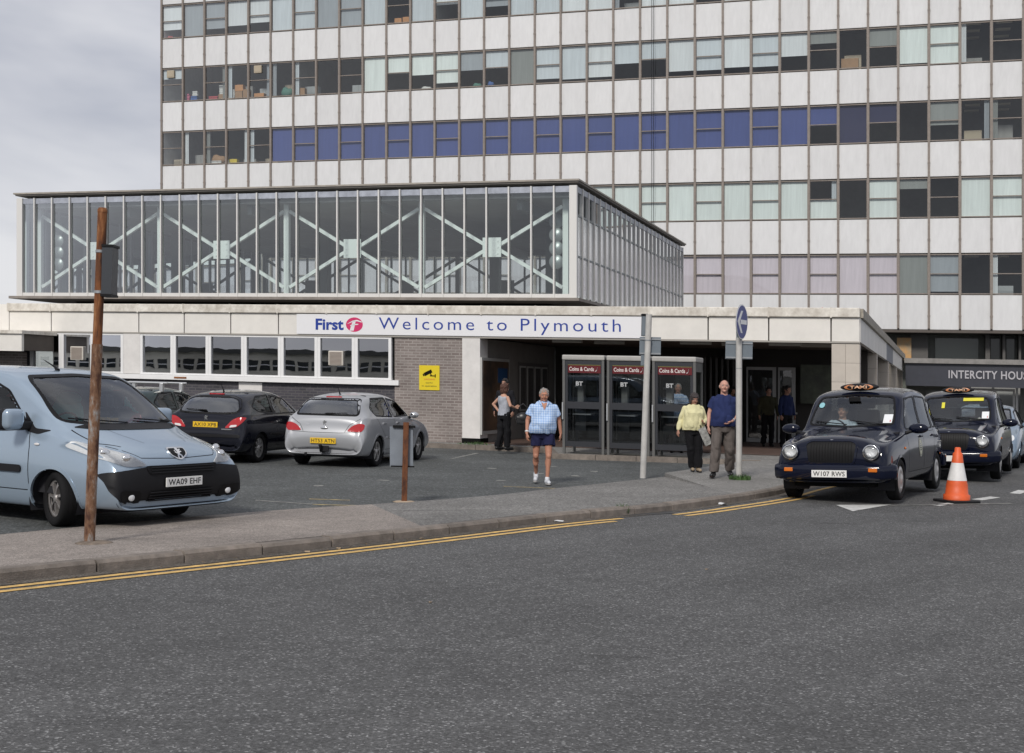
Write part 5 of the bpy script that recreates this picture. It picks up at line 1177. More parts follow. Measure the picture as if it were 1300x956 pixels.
    v.wiper([(-.05, 1.235), (-.70, 1.29)], parent=w); v.wiper([(.70, 1.235), (.12, 1.28)], parent=w)
    p = v.hit(.5, -.1, 't', 0); MB().tube([p, p + Vector((-.06, 0, .05)), p + Vector((-.26, 0, .14))], [.03, .012, .004], 6).build('aerial', M_seal, root)
    # mirrors: tall housings on black feet
    for sg in (1, -1):
        o = MB().bevbox(-.085, .085, -.12, .12, -.12, .135, .075, 5, True).build('wing_mirror', P, root, (.98, sg * 1.06, 1.27))
        MB().bevbox(-.10, -.088, -.10, .10, -.09, .11, .004).build('mirror_glass', M_chrome, o); MB().bevbox(-.105, .03, -.123, .123, -.123, .138, .06, 5, True).build('housing_back', M_blackpl, o)
        MB().bevbox(-.04, .08, -sg * .24 if sg > 0 else .06, -sg * .06 if sg > 0 else .24, -.12, -.02, .02).build('arm', M_blackpl, o)
    v.cabin(-2.1, 1.5, .45, 1.45, dict(z=1.0, dash=1.16, rows=[(.35, (-.45, .05, .45)), (-.8, (-.45, 0, .45))]), .82)
    MB().box(-2.0, 2.2, -.6, .6, .2, .3).build('underbody', M_cabin, root)
    # papers on the dashboard and a bundled red and teal jacket on the seats
    MB().bevbox(1.12, 1.32, -.62, -.38, 1.165, 1.175, .003).build('dashboard_paper', mat('sticker_white', (.75, .77, .78), .5), root)
    j = MB().ell((.16, .30, 1.28), (.14, .24, .3)); j.ell((.2, .3, 1.50), (.12, .17, .1)); j.build('teal_jacket', mat('teal_cloth', (.04, .30, .27), .9), root)
    MB().ell((.12, -.3, 1.50), (.12, .2, .12)).build('red_seat_cover', mat('red_cloth', (.32, .05, .06), .9), root)
    for x, stv in ((1.5, -.32), (-1.5, 0)):
        for y in (.80, -.80): v.wheel(x, y, .32, .205, 'seven', stv, mat('van_rim', (.36, .34, .33), .4, metal=.6))
    v.body(); return root

FWD = (.25, .968)
GZ = -.03
def rp(s, d): return (P0[0] + E1[0] * s + E2[0] * d, P0[1] + E1[1] * s + E2[1] * d)
van = make_van('light blue van with black bumper parked at the left behind the rusty post', (-6.0, 16.42, GZ), (.854, -.52))
silver = make_hatch('307', 'silver hatchback with red tail lights parked facing the brick wall', (-3.17, 27.6, GZ), FWD, paint('silver_paint', (.42, .43, .45), 1, .3), 'HT53 ATN', 'cars parked at the station wall', towbar=True)
black = make_hatch('207', 'black hatchback parked between the van and the silver car', (-5.62, 27.9, GZ), FWD, paint('black_paint', (.010, .011, .018), 0, .12), 'AX10 XPB', 'cars parked at the station wall', sc=.96)
green = make_hatch('207', 'dark green car with roof bars mostly hidden behind the van', (-7.9, 29.0, GZ), FWD, paint('green_paint', (.01, .03, .03), 0, .15), None, 'cars parked at the station wall', sc=.98, rack=True)
taxi1, tv1 = make_taxi('black cab at the kerb with its driver at the wheel, nearest the camera', (6.0, 21.85, .012), (-.48, -.877), 'W107 RWS', .04, (.004, .006, .018), seal_badge=True, group='taxis waiting in line')
taxi2, tv2 = make_taxi('second black cab in line with a yellow windscreen sticker', (9.5, 27.35, .012), (-.42, -.907), None, .04, (.004, .004, .007), sticker=True, group='taxis waiting in line')
blue = make_hatch('307', 'silver blue car just visible behind the second black cab', (11.7, 32.0, -.004), (-.42, -.907), paint('ice_blue_paint', (.22, .29, .37), 1, .25), None, 'cars parked at the station wall')
del blue['group']
# ================================================================== people
from mathutils import noise as mnoise
def remesh(mb, vox, smooth=3, wrinkle=0., wscale=9., seed=0.):
    me = mb.mesh('tmp'); ob = bpy.data.objects.new('tmp', me); COL.objects.link(ob)
    r = ob.modifiers.new('r', 'REMESH'); r.mode = 'VOXEL'; r.voxel_size = vox; r.use_smooth_shade = True
    if smooth: s = ob.modifiers.new('s', 'SMOOTH'); s.factor = .5; s.iterations = smooth
    dg = bpy.context.evaluated_depsgraph_get(); out = bpy.data.meshes.new_from_object(ob.evaluated_get(dg))
    bpy.data.objects.remove(ob); bpy.data.meshes.remove(me)
    if wrinkle:
        n = len(out.vertices); co = np.empty(n * 3); out.vertices.foreach_get('co', co); no = np.empty(n * 3); out.vertices.foreach_get('normal', no); co = co.reshape(-1, 3); no = no.reshape(-1, 3)
        q = co * np.array([wscale, wscale, wscale * .55]) + seed
        h = np.array([abs(mnoise.noise(Vector(p))) for p in q]); co += no * ((h - .2) * wrinkle)[:, None]
        out.vertices.foreach_set('co', co.ravel()); out.update()
    out.polygons.foreach_set('use_smooth', [True] * len(out.polygons)); return out
def cap(mb, p0, p1, r0, r1, n=12, flat=False):
    """tapered limb with round ends"""
    a, b = Vector(p0), Vector(p1); d = (b - a).normalized(); L = (b - a).length; pts, rs = [], []
    for q in (-1, -.8, -.5, -.2): pts.append(a + d * r0 * q); rs.append(r0 * math.sqrt(max(.0004, 1 - q * q)))
    k = max(2, int(L / .06))
    for i in range(k + 1): t = i / k; pts.append(a.lerp(b, t)); rs.append(r0 + (r1 - r0) * t)
    for q in (() if flat else (.2, .5, .8, 1)): pts.append(b + d * r1 * q); rs.append(r1 * math.sqrt(max(.0004, 1 - q * q)))
    mb.tube(pts, rs, n)
def ringloft(mb, rings, n=20):
    """rings: (cx, cy, z, rx, ry) from bottom to top, closed"""
    vs = []; 
    for cx, cy, z, rx, ry in rings: vs += [(cx + rx * math.cos(2 * math.pi * k / n), cy + ry * math.sin(2 * math.pi * k / n), z) for k in range(n)]
    fs = [(i * n + k, i * n + (k + 1) % n, (i + 1) * n + (k + 1) % n, (i + 1) * n + k) for i in range(len(rings) - 1) for k in range(n)]
    fs += [tuple(range(n))[::-1], tuple(range((len(rings) - 1) * n, len(rings) * n))]; mb.add(vs, fs, True)
def hand(mb, w, tip, curl=.35, thumb=(0, -1, 0), side=1):
    """palm, four fingers of unequal length bent at the knuckle, thumb leaving the side of the palm"""
    w, tip = Vector(w), Vector(tip); d = (tip - w).normalized(); th = Vector(thumb); th = (th - d * th.dot(d)).normalized(); pn = d.cross(th) * side   # pn: palm normal
    k = w + d * .085
    for i in range(4):
        o = th * (.030 - i * .020); base = k + o - d * (.004 * abs(i - 1)); ln = (.07, .078, .073, .058)[i]
        cap(mb, w + d * .012 + o * .55, base, .015, .0125, 8)
        m = base + d * ln * .5 * math.cos(curl * .6) + pn * ln * .5 * math.sin(curl * .6); e = m + d * ln * .5 * math.cos(curl * 1.7) + pn * ln * .5 * math.sin(curl * 1.7)
        cap(mb, base, m, .0095, .0088, 8); cap(mb, m, e, .0086, .0072, 8)
    t0 = w + d * .03 + th * .025; t1 = t0 + d * .035 + th * .026 + pn * .01; cap(mb, t0, t1, .014, .011, 8); cap(mb, t1, t1 + d * .03 + th * .004 + pn * .008, .0105, .0085, 8)
STAND = dict(pel=(0, 0, .93), che=(0, .005, 1.27), nec=(0, .02, 1.46), hea=(0, -.012, 1.60), shl=(-.178, .01, 1.365), shr=(.178, .01, 1.365), ell=(-.25, .03, 1.13), elr=(.25, .03, 1.13), wrl=(-.265, -.04, .90), wrr=(.265, -.04, .90), hal=(-.265, -.07, .74), har=(.265, -.07, .74),
    hil=(-.095, 0, .92), hir=(.095, 0, .92), knl=(-.105, -.015, .50), knr=(.105, -.015, .50), anl=(-.11, .03, .085), anr=(.11, .03, .085), tol=(-.13, -.15, .03), tor=(.13, -.15, .03))
def person(label, loc, yaw=0., H=1.75, J=None, girth=1., belly=0., skin=(.50, .27, .19), hair=None, hairm=None, top=None, sleeve='short', bottom=None, legs='long', shoes=None, tilt=0., detail=True, bust=0., open_front=None, group=None, seated=False, turn=0., watch=None, collar=False):
    """a continuous figure facing -Y in its own frame (l = viewer's left), with clothes and hair as children"""
    j = {k: Vector(v) for k, v in {**STAND, **(J or {})}.items()}; g = girth
    root = thing('person', label, 'person', loc, yaw, group); root.scale = (H / 1.75,) * 3; vx = .0072 if detail else .012
    sk = mat('skin_%d_%d' % (int(skin[0] * 100), int(skin[1] * 100)), skin, .55, var=.1, vs=9, spec=.35)
    def lean(z):   # torso axis through pelvis, chest and neck
        p, c, n = j['pel'], j['che'], j['nec']
        return (p + (c - p) * ((z - p.z) / (c.z - p.z))) if z < c.z else (c + (n - c) * min(1.2, (z - c.z) / (n.z - c.z)))
    def torso(mb, e, z0=.82, z1=1.47):
        R_ = [(.80, .150, .108), (.90, .168, .120), (.98, .160, .118), (1.08, .150, .112), (1.18, .158, .118), (1.28, .172, .125), (1.345, .172, .118), (1.39, .150, .102), (1.425, .108, .085), (1.455, .075, .07), (1.49, .062, .062)]; out = []
        off = j['pel'].z - .93
        for z, rx, ry in R_:
            if z < z0 or z > z1: continue
            b = belly * math.exp(-((z - 1.05) / .15) ** 2); c = lean(z + off); bs = bust * math.exp(-((z - 1.25) / .07) ** 2)
            out.append((c.x, c.y - b * .5 - bs * .5, z + off, (rx + b * .35) * g + e, (ry + b * .55 + bs * .5) * g + e))
        ringloft(mb, out, 24)
    hm = Matrix.Rotation(turn, 3, 'Z') @ Matrix.Rotation(tilt, 3, 'X'); hc = j['hea']
    def hp(x, y, z): return hc + hm @ Vector((x, y, z))
    b = MB(); torso(b, -.006)
    cap(b, j['nec'] - Vector((0, 0, .04)), hp(0, .015, -.06), .066, .058)
    b.ell(hc, (.074, .095, .108), 20, 14, hm); b.ell(hp(0, -.018, -.055), (.058, .072, .065), 16, 10, hm); b.ell(hp(0, .02, .02), (.077, .09, .085), 16, 10, hm)
    b.ell(hp(0, -.098, -.018), (.014, .022, .026), 10, 8, hm); b.ell(hp(0, -.088, .012), (.012, .012, .03), 8, 6, hm); b.ell(hp(0, -.078, -.085), (.026, .022, .018), 10, 8, hm); b.ell(hp(0, -.086, .032), (.055, .018, .012), 10, 6, hm)
    for s_ in (-1, 1): b.ell(hp(s_ * .078, .012, -.008), (.012, .022, .034), 8, 8, hm); b.ell(hp(s_ * .036, -.076, -.03), (.022, .02, .02), 8, 6, hm)
    for s_ in 'lr':
        cap(b, j['sh' + s_], j['el' + s_], .048 * g, .040); cap(b, j['el' + s_], j['wr' + s_], .040, .027)
        d = -1 if s_ == 'l' else 1
        hand(b, j['wr' + s_], j['ha' + s_], .45, (-d * .25, -1, 0) if not seated else (-d, 0, .5), side=d)
        cap(b, j['hi' + s_], j['kn' + s_], .083 * g, .052); cap(b, j['kn' + s_], j['an' + s_], .05, .031); legs == 'short' and b.ell(j['kn' + s_].lerp(j['an' + s_], .28) + Vector((0, .02, 0)), (.056, .056, .11)); legs == 'short' and b.ell(j['kn' + s_] + Vector((0, -.02, 0)), (.047, .045, .06))
        cap(b, j['an' + s_] + Vector((0, .03, -.03)), j['to' + s_], .04, .03)
    body = link('body', remesh(b, vx, 2), root); body.data.materials.append(sk)
    # face
    dk = mat('eye_dark', (.03, .02, .018), .3); lip = mat('lip_tone', (skin[0] * .75, skin[1] * .5, skin[2] * .5), .5)
    if detail:
        for s_ in (-1, 1):
            e = MB().ell(hp(s_ * .031, -.0865, .008), (.0125, .006, .006), 10, 6, hm).build('eye', mat('eye_white', (.55, .52, .5), .3), root); MB().ell(hp(s_ * .031, -.0915, .008), (.0055, .003, .0055), 8, 6, hm).build('iris', dk, e)
            MB().ell(hp(s_ * .033, -.09, .027), (.02, .006, .0045), 8, 6, hm).build('eyebrow', hairm or dk, root)
        MB().ell(hp(0, -.093, -.052), (.024, .006, .006), 10, 6, hm).build('mouth', lip, root)
    if watch:
        w_, e_ = j['wr' + watch], j['el' + watch]; MB().tube([w_.lerp(e_, .1), w_.lerp(e_, .2)], .036, 14).build('wristwatch', mat('watch_white', (.6, .6, .6), .4) if watch == 'l' else M_alu, root)
    # hair
    if hair:
        h = MB()
        if hair in ('short', 'crop'):
            t = .008 if hair == 'crop' else .014
            h.ell(hp(0, .022, .028), (.077 + t, .090 + t, .082 + t), 20, 14, hm); h.ell(hp(0, .05, -.02), (.066 + t, .05 + t, .06), 14, 10, hm)
            if hair == 'short': h.ell(hp(.01, -.055, .085), (.055, .04, .025), 12, 8, hm)
        elif hair == 'bob':
            h.ell(hp(0, .02, .03), (.098, .112, .10), 20, 14, hm); h.ell(hp(0, .06, -.05), (.088, .07, .11), 16, 10, hm)
            for s_ in (-1, 1): h.ell(hp(s_ * .078, .015, -.045), (.028, .055, .085), 12, 8, hm)
            h.ell(hp(0, -.07, .062), (.06, .03, .025), 12, 8, hm)
        elif hair == 'bald':
            for s_ in (-1, 1): h.ell(hp(s_ * .072, .035, -.005), (.012, .042, .035), 10, 8, hm)
            h.ell(hp(0, .088, -.015), (.06, .02, .035), 12, 8, hm)
        link('hair', remesh(h, .008, 1, .03, 34), root).data.materials.append(hairm)
    # clothes
    if top:
        t = MB(); z0, z1 = open_front or (.84, 1.46); torso(t, .022, z0, z1)
        for s_ in 'lr':
            if sleeve == 'none': continue
            sh, el, wr = j['sh' + s_], j['el' + s_], j['wr' + s_]
            t.ell(sh, (.058 * g, .06 * g, .052))
            if sleeve == 'short': cap(t, sh, sh.lerp(el, .62), .058 * g, .068 * g, flat=True)
            else: cap(t, sh, el, .058 * g, .055); cap(t, el, wr.lerp(el, .06), .055, .042)
        link('top', remesh(t, .0085 if detail else .014, 2, .040, 8, loc[0]), root).data.materials.append(top)
    if collar:
        zt, zb = 1.435, 1.30; off = j['pel'].z - .93
        def fy(z): c = lean(z + off); return c.y - (.118 * g + .03) - (.0 if z > 1.36 else .008)
        c0 = j['nec']
        vs = [(c0.x - .052, fy(1.43) + .045, 1.44), (c0.x + .052, fy(1.43) + .045, 1.44), (c0.x + .03, fy(1.38) + .012, 1.38), (c0.x, fy(1.31) - .004, 1.31), (c0.x - .03, fy(1.38) + .012, 1.38)]
        MB().add(vs, [(0, 4, 3, 2, 1)]).build('open_neck', sk, body)
        for d in (-1, 1):
            MB().tube([(c0.x + d * .02, c0.y + .07, 1.465), (c0.x + d * .075, c0.y + .02, 1.46), (c0.x + d * .07, fy(1.43) + .05, 1.44), (c0.x + d * .045, fy(1.38) + .005, 1.385)], [.016, .018, .02, .008], 8).build('collar', top, root)
    if bottom:
        t = MB(); torso(t, .002, .79, .94)
        for s_ in 'lr':
            hi, kn, an = j['hi' + s_], j['kn' + s_], j['an' + s_]
            if legs == 'long': cap(t, hi, kn, .098 * g, .077 * g); cap(t, kn, an.lerp(kn, .02), .080 * max(g, 1), .074 * max(g, 1), flat=True)
            else: cap(t, hi, hi.lerp(kn, .58), .102 * g, .098 * g, flat=True)
        link('bottom', remesh(t, .0085 if detail else .014, 2, .042, 8, loc[0] + 3), root).data.materials.append(bottom)
    if shoes:
        for s_ in 'lr':
            a, o = j['an' + s_], j['to' + s_]; t = MB(); d = (o - a); d.z = 0; d.normalize()
            cap(t, a + Vector((0, 0, -.035)) - d * .035, o + Vector((0, 0, .012)), .046, .036); cap(t, a + Vector((0, 0, .02)), a - Vector((0, 0, .03)), .044, .046)
            sm = link('shoe', remesh(t, .008, 1), root); sm.data.materials.append(shoes)
            so = MB(); q = Matrix.Rotation(math.atan2(d.y, d.x), 3, 'Z'); c = (a + o) / 2; c.z = o.z - .02
            so.ell(c, (.145, .047, .016), 20, 6, q); so.build('sole', mat('shoe_sole', (.35, .34, .33), .8) if shoes.name.startswith('white') else M_seal, sm)
    return root
def check_mat(name, base, l1, l2, per=.05):
    m = bpy.data.materials.new(name); m.use_nodes = True; N, L = m.node_tree.nodes, m.node_tree.links; b = N['Principled BSDF']; b.inputs['Roughness'].default_value = .85
    tc = N.new('ShaderNodeTexCoord'); sp = N.new('ShaderNodeSeparateXYZ'); L.new(tc.outputs['Object'], sp.inputs[0]); last = None
    for i, (ax, c, p, w, o) in enumerate([(0, l1, per, .26, 0), (2, l1, per, .2, 0), (0, l2, per, .12, .5), (2, l2, per, .12, .5)]):
        if ax == 0 and per < 0: continue
        d = N.new('ShaderNodeMath'); d.operation = 'MULTIPLY_ADD'; d.inputs[1].default_value = 1 / abs(p); d.inputs[2].default_value = o + 50; L.new(sp.outputs[ax], d.inputs[0])
        f = N.new('ShaderNodeMath'); f.operation = 'FRACT'; L.new(d.outputs[0], f.inputs[0]); k = N.new('ShaderNodeMath'); k.operation = 'LESS_THAN'; k.inputs[1].default_value = w if per > 0 else w * 2.2; L.new(f.outputs[0], k.inputs[0])
        h = N.new('ShaderNodeMath'); h.operation = 'MULTIPLY'; h.inputs[1].default_value = .75; L.new(k.outputs[0], h.inputs[0])
        mx = N.new('ShaderNodeMix'); mx.data_type = 'RGBA'; L.new(h.outputs[0], mx.inputs[0]); mx.inputs[6].default_value = (*base, 1); mx.inputs[7].default_value = (*c, 1)
        if last: L.new(last, mx.inputs[6])
        last = mx.outputs[2]
    L.new(last, b.inputs['Base Color']); return m
C_ = lambda n, c, r=.9: mat('cloth_' + n, c, r, var=.12, vs=14, bump=.12, bs=220, spec=.2)
H_ = lambda n, c: mat('hair_' + n, c, .6, var=.3, vs=40, bump=.5, bs=160)
BLACKSHOE = mat('black_leather', (.012, .012, .013), .35)
# man in checked shirt walking towards the road, looking down
person('man in blue checked shirt and navy shorts walking across the car park looking down', (.56, 22.6, -.022), .06, 1.72, dict(hea=(0, -.055, 1.575), nec=(0, -.005, 1.455), shl=(-.19, .01, 1.355), shr=(.19, .01, 1.355), ell=(-.275, .04, 1.12), elr=(.285, .05, 1.13), wrl=(-.29, -.06, .89), wrr=(.32, .05, .90), hal=(-.285, -.11, .74), har=(.325, .04, .74), che=(.012, -.015, 1.27), pel=(-.012, .01, .93),
    knl=(-.115, .02, .50), anl=(-.085, .26, .15), tol=(-.105, .12, .05), knr=(.10, -.10, .50), anr=(.085, -.12, .085), tor=(.10, -.30, .035)), girth=1.14, belly=.10, hair='crop', hairm=H_('grey', (.30, .28, .26)), top=check_mat('cloth_blue_check', (.36, .52, .78), (.58, .68, .84), (.20, .32, .58), .042), bottom=C_('navy_shorts', (.018, .02, .06)), legs='short', shoes=mat('white_trainer', (.62, .64, .68), .5, var=.35, vs=16), tilt=.2, watch='l', collar=True, skin=(.44, .21, .14))
# man in navy t-shirt
person('bald man in navy T-shirt and grey trousers standing by the round blue sign', (3.88, 23.75, .095), -.12, 1.80, dict(wrr=(.14, -.17, 1.0), har=(.04, -.22, .93), elr=(.27, .03, 1.13), ell=(-.25, .02, 1.12), wrl=(-.265, -.05, .90), knl=(-.13, -.13, .51), anl=(-.16, -.15, .085), tol=(-.20, -.32, .03), knr=(.12, .0, .50), anr=(.14, .20, .13), tor=(.17, .06, .035), hea=(0, -.015, 1.61)), girth=1.16, belly=.07, hair='bald', hairm=H_('white', (.55, .53, .50)), top=C_('navy_tee', (.022, .032, .10)), bottom=C_('grey_trouser', (.125, .108, .10)), shoes=BLACKSHOE, skin=(.55, .30, .23), turn=.05, watch='r')
# woman in cream cardigan
person('woman in cream cardigan and black trousers walking beside the man in navy', (3.53, 25.2, .085), .1, 1.56, dict(hea=(0, -.07, 1.58), nec=(0, -.01, 1.455), ell=(-.27, .04, 1.13), wrl=(-.33, -.02, .90), hal=(-.36, -.05, .75), elr=(.27, .0, 1.12), wrr=(.20, -.17, 1.06), har=(.13, -.26, 1.10), knl=(-.04, -.05, .50), anl=(.03, .10, .085), tol=(.01, -.06, .035), knr=(.11, -.05, .5), anr=(.12, -.05, .085), tor=(.13, -.22, .03)), girth=1.2, belly=.07, bust=.05, hair='bob', hairm=H_('dark', (.045, .035, .035)), top=C_('cream', (.70, .66, .40)), sleeve='long', bottom=C_('black', (.010, .010, .012)), shoes=mat('beige_shoe', (.33, .26, .18), .6), tilt=.32, skin=(.42, .22, .16))
# woman in grey vest seen from behind
person('woman in grey vest with hand on hip facing away at the entrance', (-.18, 31.7, .07), 2.15, 1.64, dict(ell=(-.27, -.02, 1.16), wrl=(-.20, -.22, 1.10), hal=(-.16, -.33, 1.15), elr=(.36, .10, 1.18), wrr=(.22, .02, 1.0), har=(.14, -.03, .95), knl=(-.09, -.06, .5), anl=(-.08, -.06, .085), tol=(-.09, -.23, .03), knr=(.09, .02, .5), anr=(.11, .10, .085), tor=(.13, -.07, .03)), girth=.92, bust=.04, hair='bob', hairm=H_('brown', (.085, .035, .022)), top=C_('grey_vest', (.40, .42, .47)), sleeve='none', bottom=C_('black', (.01, .01, .012)), shoes=BLACKSHOE, skin=(.55, .31, .22), open_front=(.88, 1.40))
person('man in dark jacket facing the woman in the grey vest', (-.17, 32.9, .085), -.5, 1.76, None, hair='short', hairm=H_('black', (.012, .01, .01)), top=C_('charcoal', (.016, .016, .02)), sleeve='long', bottom=C_('black', (.01, .01, .012)), shoes=BLACKSHOE, skin=(.40, .22, .16))
# man seen through the phone box
person('man in blue and white striped shirt seen through the phone box glass', (4.12, 32.2, .085), -.15, 1.74, None, girth=1.12, belly=.05, hair='crop', hairm=H_('grey', (.3, .28, .26)), top=check_mat('cloth_blue_stripe', (.25, .42, .68), (.66, .74, .84), (.66, .74, .84), -.09), bottom=C_('grey_trouser', (.125, .108, .10)), shoes=BLACKSHOE, skin=(.44, .23, .16))
# people in the shade of the entrance
for lb, s0, d0, hh, tp, yw, hr in [('person in black standing in the dark entrance by the doors', 6.6, 5.2, 1.68, C_('black', (.01, .01, .012)), .3, 'bob'), ('person in olive top and dark jacket in the dark entrance', 7.7, 4.6, 1.70, C_('olive', (.06, .058, .035)), 0., 'short'), ('person in dark blue in the entrance beside the taxi', 8.25, 4.2, 1.75, C_('dark_blue', (.02, .03, .09)), .6, 'short')]:
    x, y = rp(s0, d0); person(lb, (x, y, .095), yw, hh, None, hair=hr, hairm=H_('black', (.012, .01, .01)), top=tp, sleeve='long', bottom=C_('black', (.01, .01, .012)), shoes=BLACKSHOE, skin=(.40, .22, .16), detail=False)
# taxi driver at the wheel: seat is on the cab's right
a = math.atan2(-.877, -.48); sx, sy = .14, -.38 * 1.035
dx, dy = 6.0 + sx * math.cos(a) - sy * math.sin(a), 21.85 + sx * math.sin(a) + sy * math.cos(a)
person('taxi driver in white shirt with both hands on the steering wheel', (dx, dy, -.19), a + math.pi / 2, 1.72, dict(ell=(-.30, -.20, 1.20), elr=(.30, -.20, 1.20), wrl=(-.16, -.40, 1.30), wrr=(.16, -.40, 1.30), hal=(-.06, -.49, 1.35), har=(.06, -.49, 1.35), knl=(-.12, -.42, .93), knr=(.12, -.42, .93), anl=(-.12, -.62, .58), anr=(.12, -.62, .58), tol=(-.12, -.78, .56), tor=(.12, -.78, .56)), girth=1.1, hair='short', hairm=H_('grey', (.3, .28, .26)), top=C_('white_shirt', (.55, .62, .68)), bottom=C_('dark_blue', (.02, .03, .09)), shoes=BLACKSHOE, skin=(.5, .27, .19), seated=True)
# ================================================================== street things
M_galv = mat('galvanised_steel', (.33, .35, .37), .5, metal=.35, var=.15, vs=5)
M_post = mat('pale_grey_post', (.50, .49, .47), .6, var=.16, vs=5)
M_signback = mat('sign_back_grey', (.16, .19, .22), .55, var=.1)
def rust(name, dark, mid, light, sc=9, stretch=(1, 1, .35)):
    m = bpy.data.materials.new(name); m.use_nodes = True; N, L = m.node_tree.nodes, m.node_tree.links; b = N['Principled BSDF']; b.inputs['Roughness'].default_value = .8
    tc = N.new('ShaderNodeTexCoord'); mp = N.new('ShaderNodeMapping'); mp.inputs['Scale'].default_value = stretch; n = N.new('ShaderNodeTexNoise'); n.inputs['Scale'].default_value = sc; n.inputs['Detail'].default_value = 8; n.inputs['Roughness'].default_value = .7
    r = N.new('ShaderNodeValToRGB'); e = r.color_ramp.elements; e[0].position = .38; e[0].color = (*dark, 1); e[1].position = .68; e[1].color = (*light, 1); k = e.new(.52); k.color = (*mid, 1)
    bp = N.new('ShaderNodeBump'); bp.inputs['Strength'].default_value = .5; bp.inputs['Distance'].default_value = .004
    L.new(tc.outputs['Object'], mp.inputs['Vector']); L.new(mp.outputs[0], n.inputs['Vector']); L.new(n.outputs[0], r.inputs[0]); L.new(r.outputs[0], b.inputs['Base Color']); L.new(n.outputs[0], bp.inputs['Height']); L.new(bp.outputs[0], b.inputs['Normal'])
    return m
# tall rusty post with a sign seen edge on
t = thing('sign_post', 'tall rusty post with peeling paint and a dark sign at the left kerb', 'post', (-4.12, 12.79, .03))
top = Vector((.052, 0, 3.31))
def on(f): return top * f
M_rust = rust('rusty_upper', (.03, .010, .006), (.19, .065, .018), (.42, .22, .10), 7, (1.4, 1.4, .22)); M_rust2 = rust('rusty_lower', (.06, .022, .012), (.19, .10, .055), (.30, .33, .34), 11, (1, 1, .4))
MB().tube([on(i / 10) for i in range(7)], .053, 16).build('lower_tube', M_rust2, t); MB().tube([on(.598 + .402 * i / 6) for i in range(7)], .046, 16).build('upper_tube', M_rust, t)
c = MB(); c.tube([on(.992), on(1.0), on(1.006)], [.049, .048, .036], 16); c.build('cap', M_rust, t)
p = MB().box(.075, .175, -.06, .14, 2.48, 2.94); sg = p.build('sign_plate', mat('sign_dark_back', (.035, .04, .048), .4), t)
mb = MB(); mb.box(.070, .185, -.07, .15, 2.942, 2.965); mb.box(.070, .18, -.07, .15, 2.455, 2.478); mb.build('sign_rail', M_seal, sg)
for z in (2.90, 2.50):
    MB().tube([on(z / 3.31 - .004), on(z / 3.31 + .004)], .052, 16).build('clamp', M_galv, t)
mb = MB().lathe([(.0, .0), (.19, 0), (.15, .014), (.08, .022), (.0, .022)], 'z', 22); mb.build('footing', mat('footing_mortar', (.20, .16, .125), .95, var=.4, vs=12, bump=.6, bs=40), t, (.06, -.02, .03))
# short rusty post with a grey sign plate seen from behind
t = thing('low_sign_post', 'short brown angle iron post with a grey plate facing the car park', 'post', (-1.49, 18.48, .0))
MB().box(-.038, .038, -.03, .03, 0, 1.13).build('post', rust('brown_angle', (.05, .016, .008), (.13, .045, .016), (.17, .06, .02), 14), t)
MB().box(-.205, .125, .045, .052, .50, 1.07).build('plate', mat('grey_plate', (.20, .225, .26), .5, var=.15), t).rotation_euler = (0, -.03, 0)
mb = MB(); mb.box(-.19, .13, .012, .048, 1.05, 1.085); mb.box(-.205, .13, .012, .048, .49, .51); mb.build('rail', M_seal, t)
MB().lathe([(0, 0), (.17, 0), (.12, .012), (0, .014)], n=16).build('footing', mat('pale_mortar', (.40, .31, .22), .9, var=.3), t)
# leaning pale pole
t = thing('leaning_sign_pole', 'leaning pale grey pole with grey sign backs between the phone boxes', 'pole', (2.487, 24.27, .0))
tp = Vector((.015 + .06, 0, 3.06)); tp.x = .04
def lw(f): return Vector((tp.x * f + .0, 0, tp.z * f))
MB().tube([lw(i / 8) for i in range(9)], .057, 14).build('pole', M_post, t); MB().tube([lw(.84), lw(.845)], .066, 14).build('collar', M_galv, t)
for nm, a in [('sign_back', (-.115, .285, .065, .085, 2.30, 2.64)), ('sign_box', (-.07, .005, .10, .30, 2.66, 3.06)), ('small_sign', (-.085, -.01, .065, .09, 2.10, 2.30))]:
    o = MB().bevbox(*a, .008).build(nm, M_signback, t)
    if nm == 'sign_back':
        for z in (2.33, 2.60): MB().box(-.11, .28, .045, .064, z - .014, z + .014).build('sign_rail', M_galv, o)
    if nm == 'sign_box': MB().box(-.08, .03, .09, .32, 3.035, 3.075).build('hood', M_seal, o)
# one-way sign pole
t = thing('one_way_sign', 'round blue sign with white left arrow on a pale pole at the pavement edge', 'sign', (4.14, 23.47, .075))
def rw_(z): return Vector((-.024 * z, 0, z))
MB().tube([rw_(.0), rw_(.8), rw_(1.6), rw_(2.56)], .056, 14).build('pole', M_post, t); MB().tube([rw_(2.0), rw_(2.0) + Vector((0, 0, .01))], .06, 14).build('collar', M_galv, t)
MB().tube([rw_(2.5), rw_(2.9)], .05, 14).build('bracket_tube', M_signback, t)
yaw = 1.07   # the disc is turned well to the side
def dm(a, b, c): return (-.03 + a * math.cos(yaw) + c * math.sin(yaw), -.09 + a * math.sin(yaw) * -1 * -1 - c * math.cos(yaw), 2.84 + b)
n = 40; D = MB().prism([(math.cos(q) * .315, math.sin(q) * .315) for q in np.linspace(0, 2 * math.pi, n + 1)[:-1]], -.012, 0, dm); disc = D.build('sign_disc', M_galv, t)
MB().prism([(math.cos(q) * .312, math.sin(q) * .312) for q in np.linspace(0, 2 * math.pi, n + 1)[:-1]], .0, .002, dm).build('rim', M_wht, disc)
MB().prism([(math.cos(q) * .296, math.sin(q) * .296) for q in np.linspace(0, 2 * math.pi, n + 1)[:-1]], .002, .004, dm).build('blue_face', mat('traffic_blue', (.008, .02, .20), .35), disc)
mb = MB(); mb.prism([(-.08, -.04), (.25, -.04), (.25, .04), (-.08, .04)], .004, .006, dm)
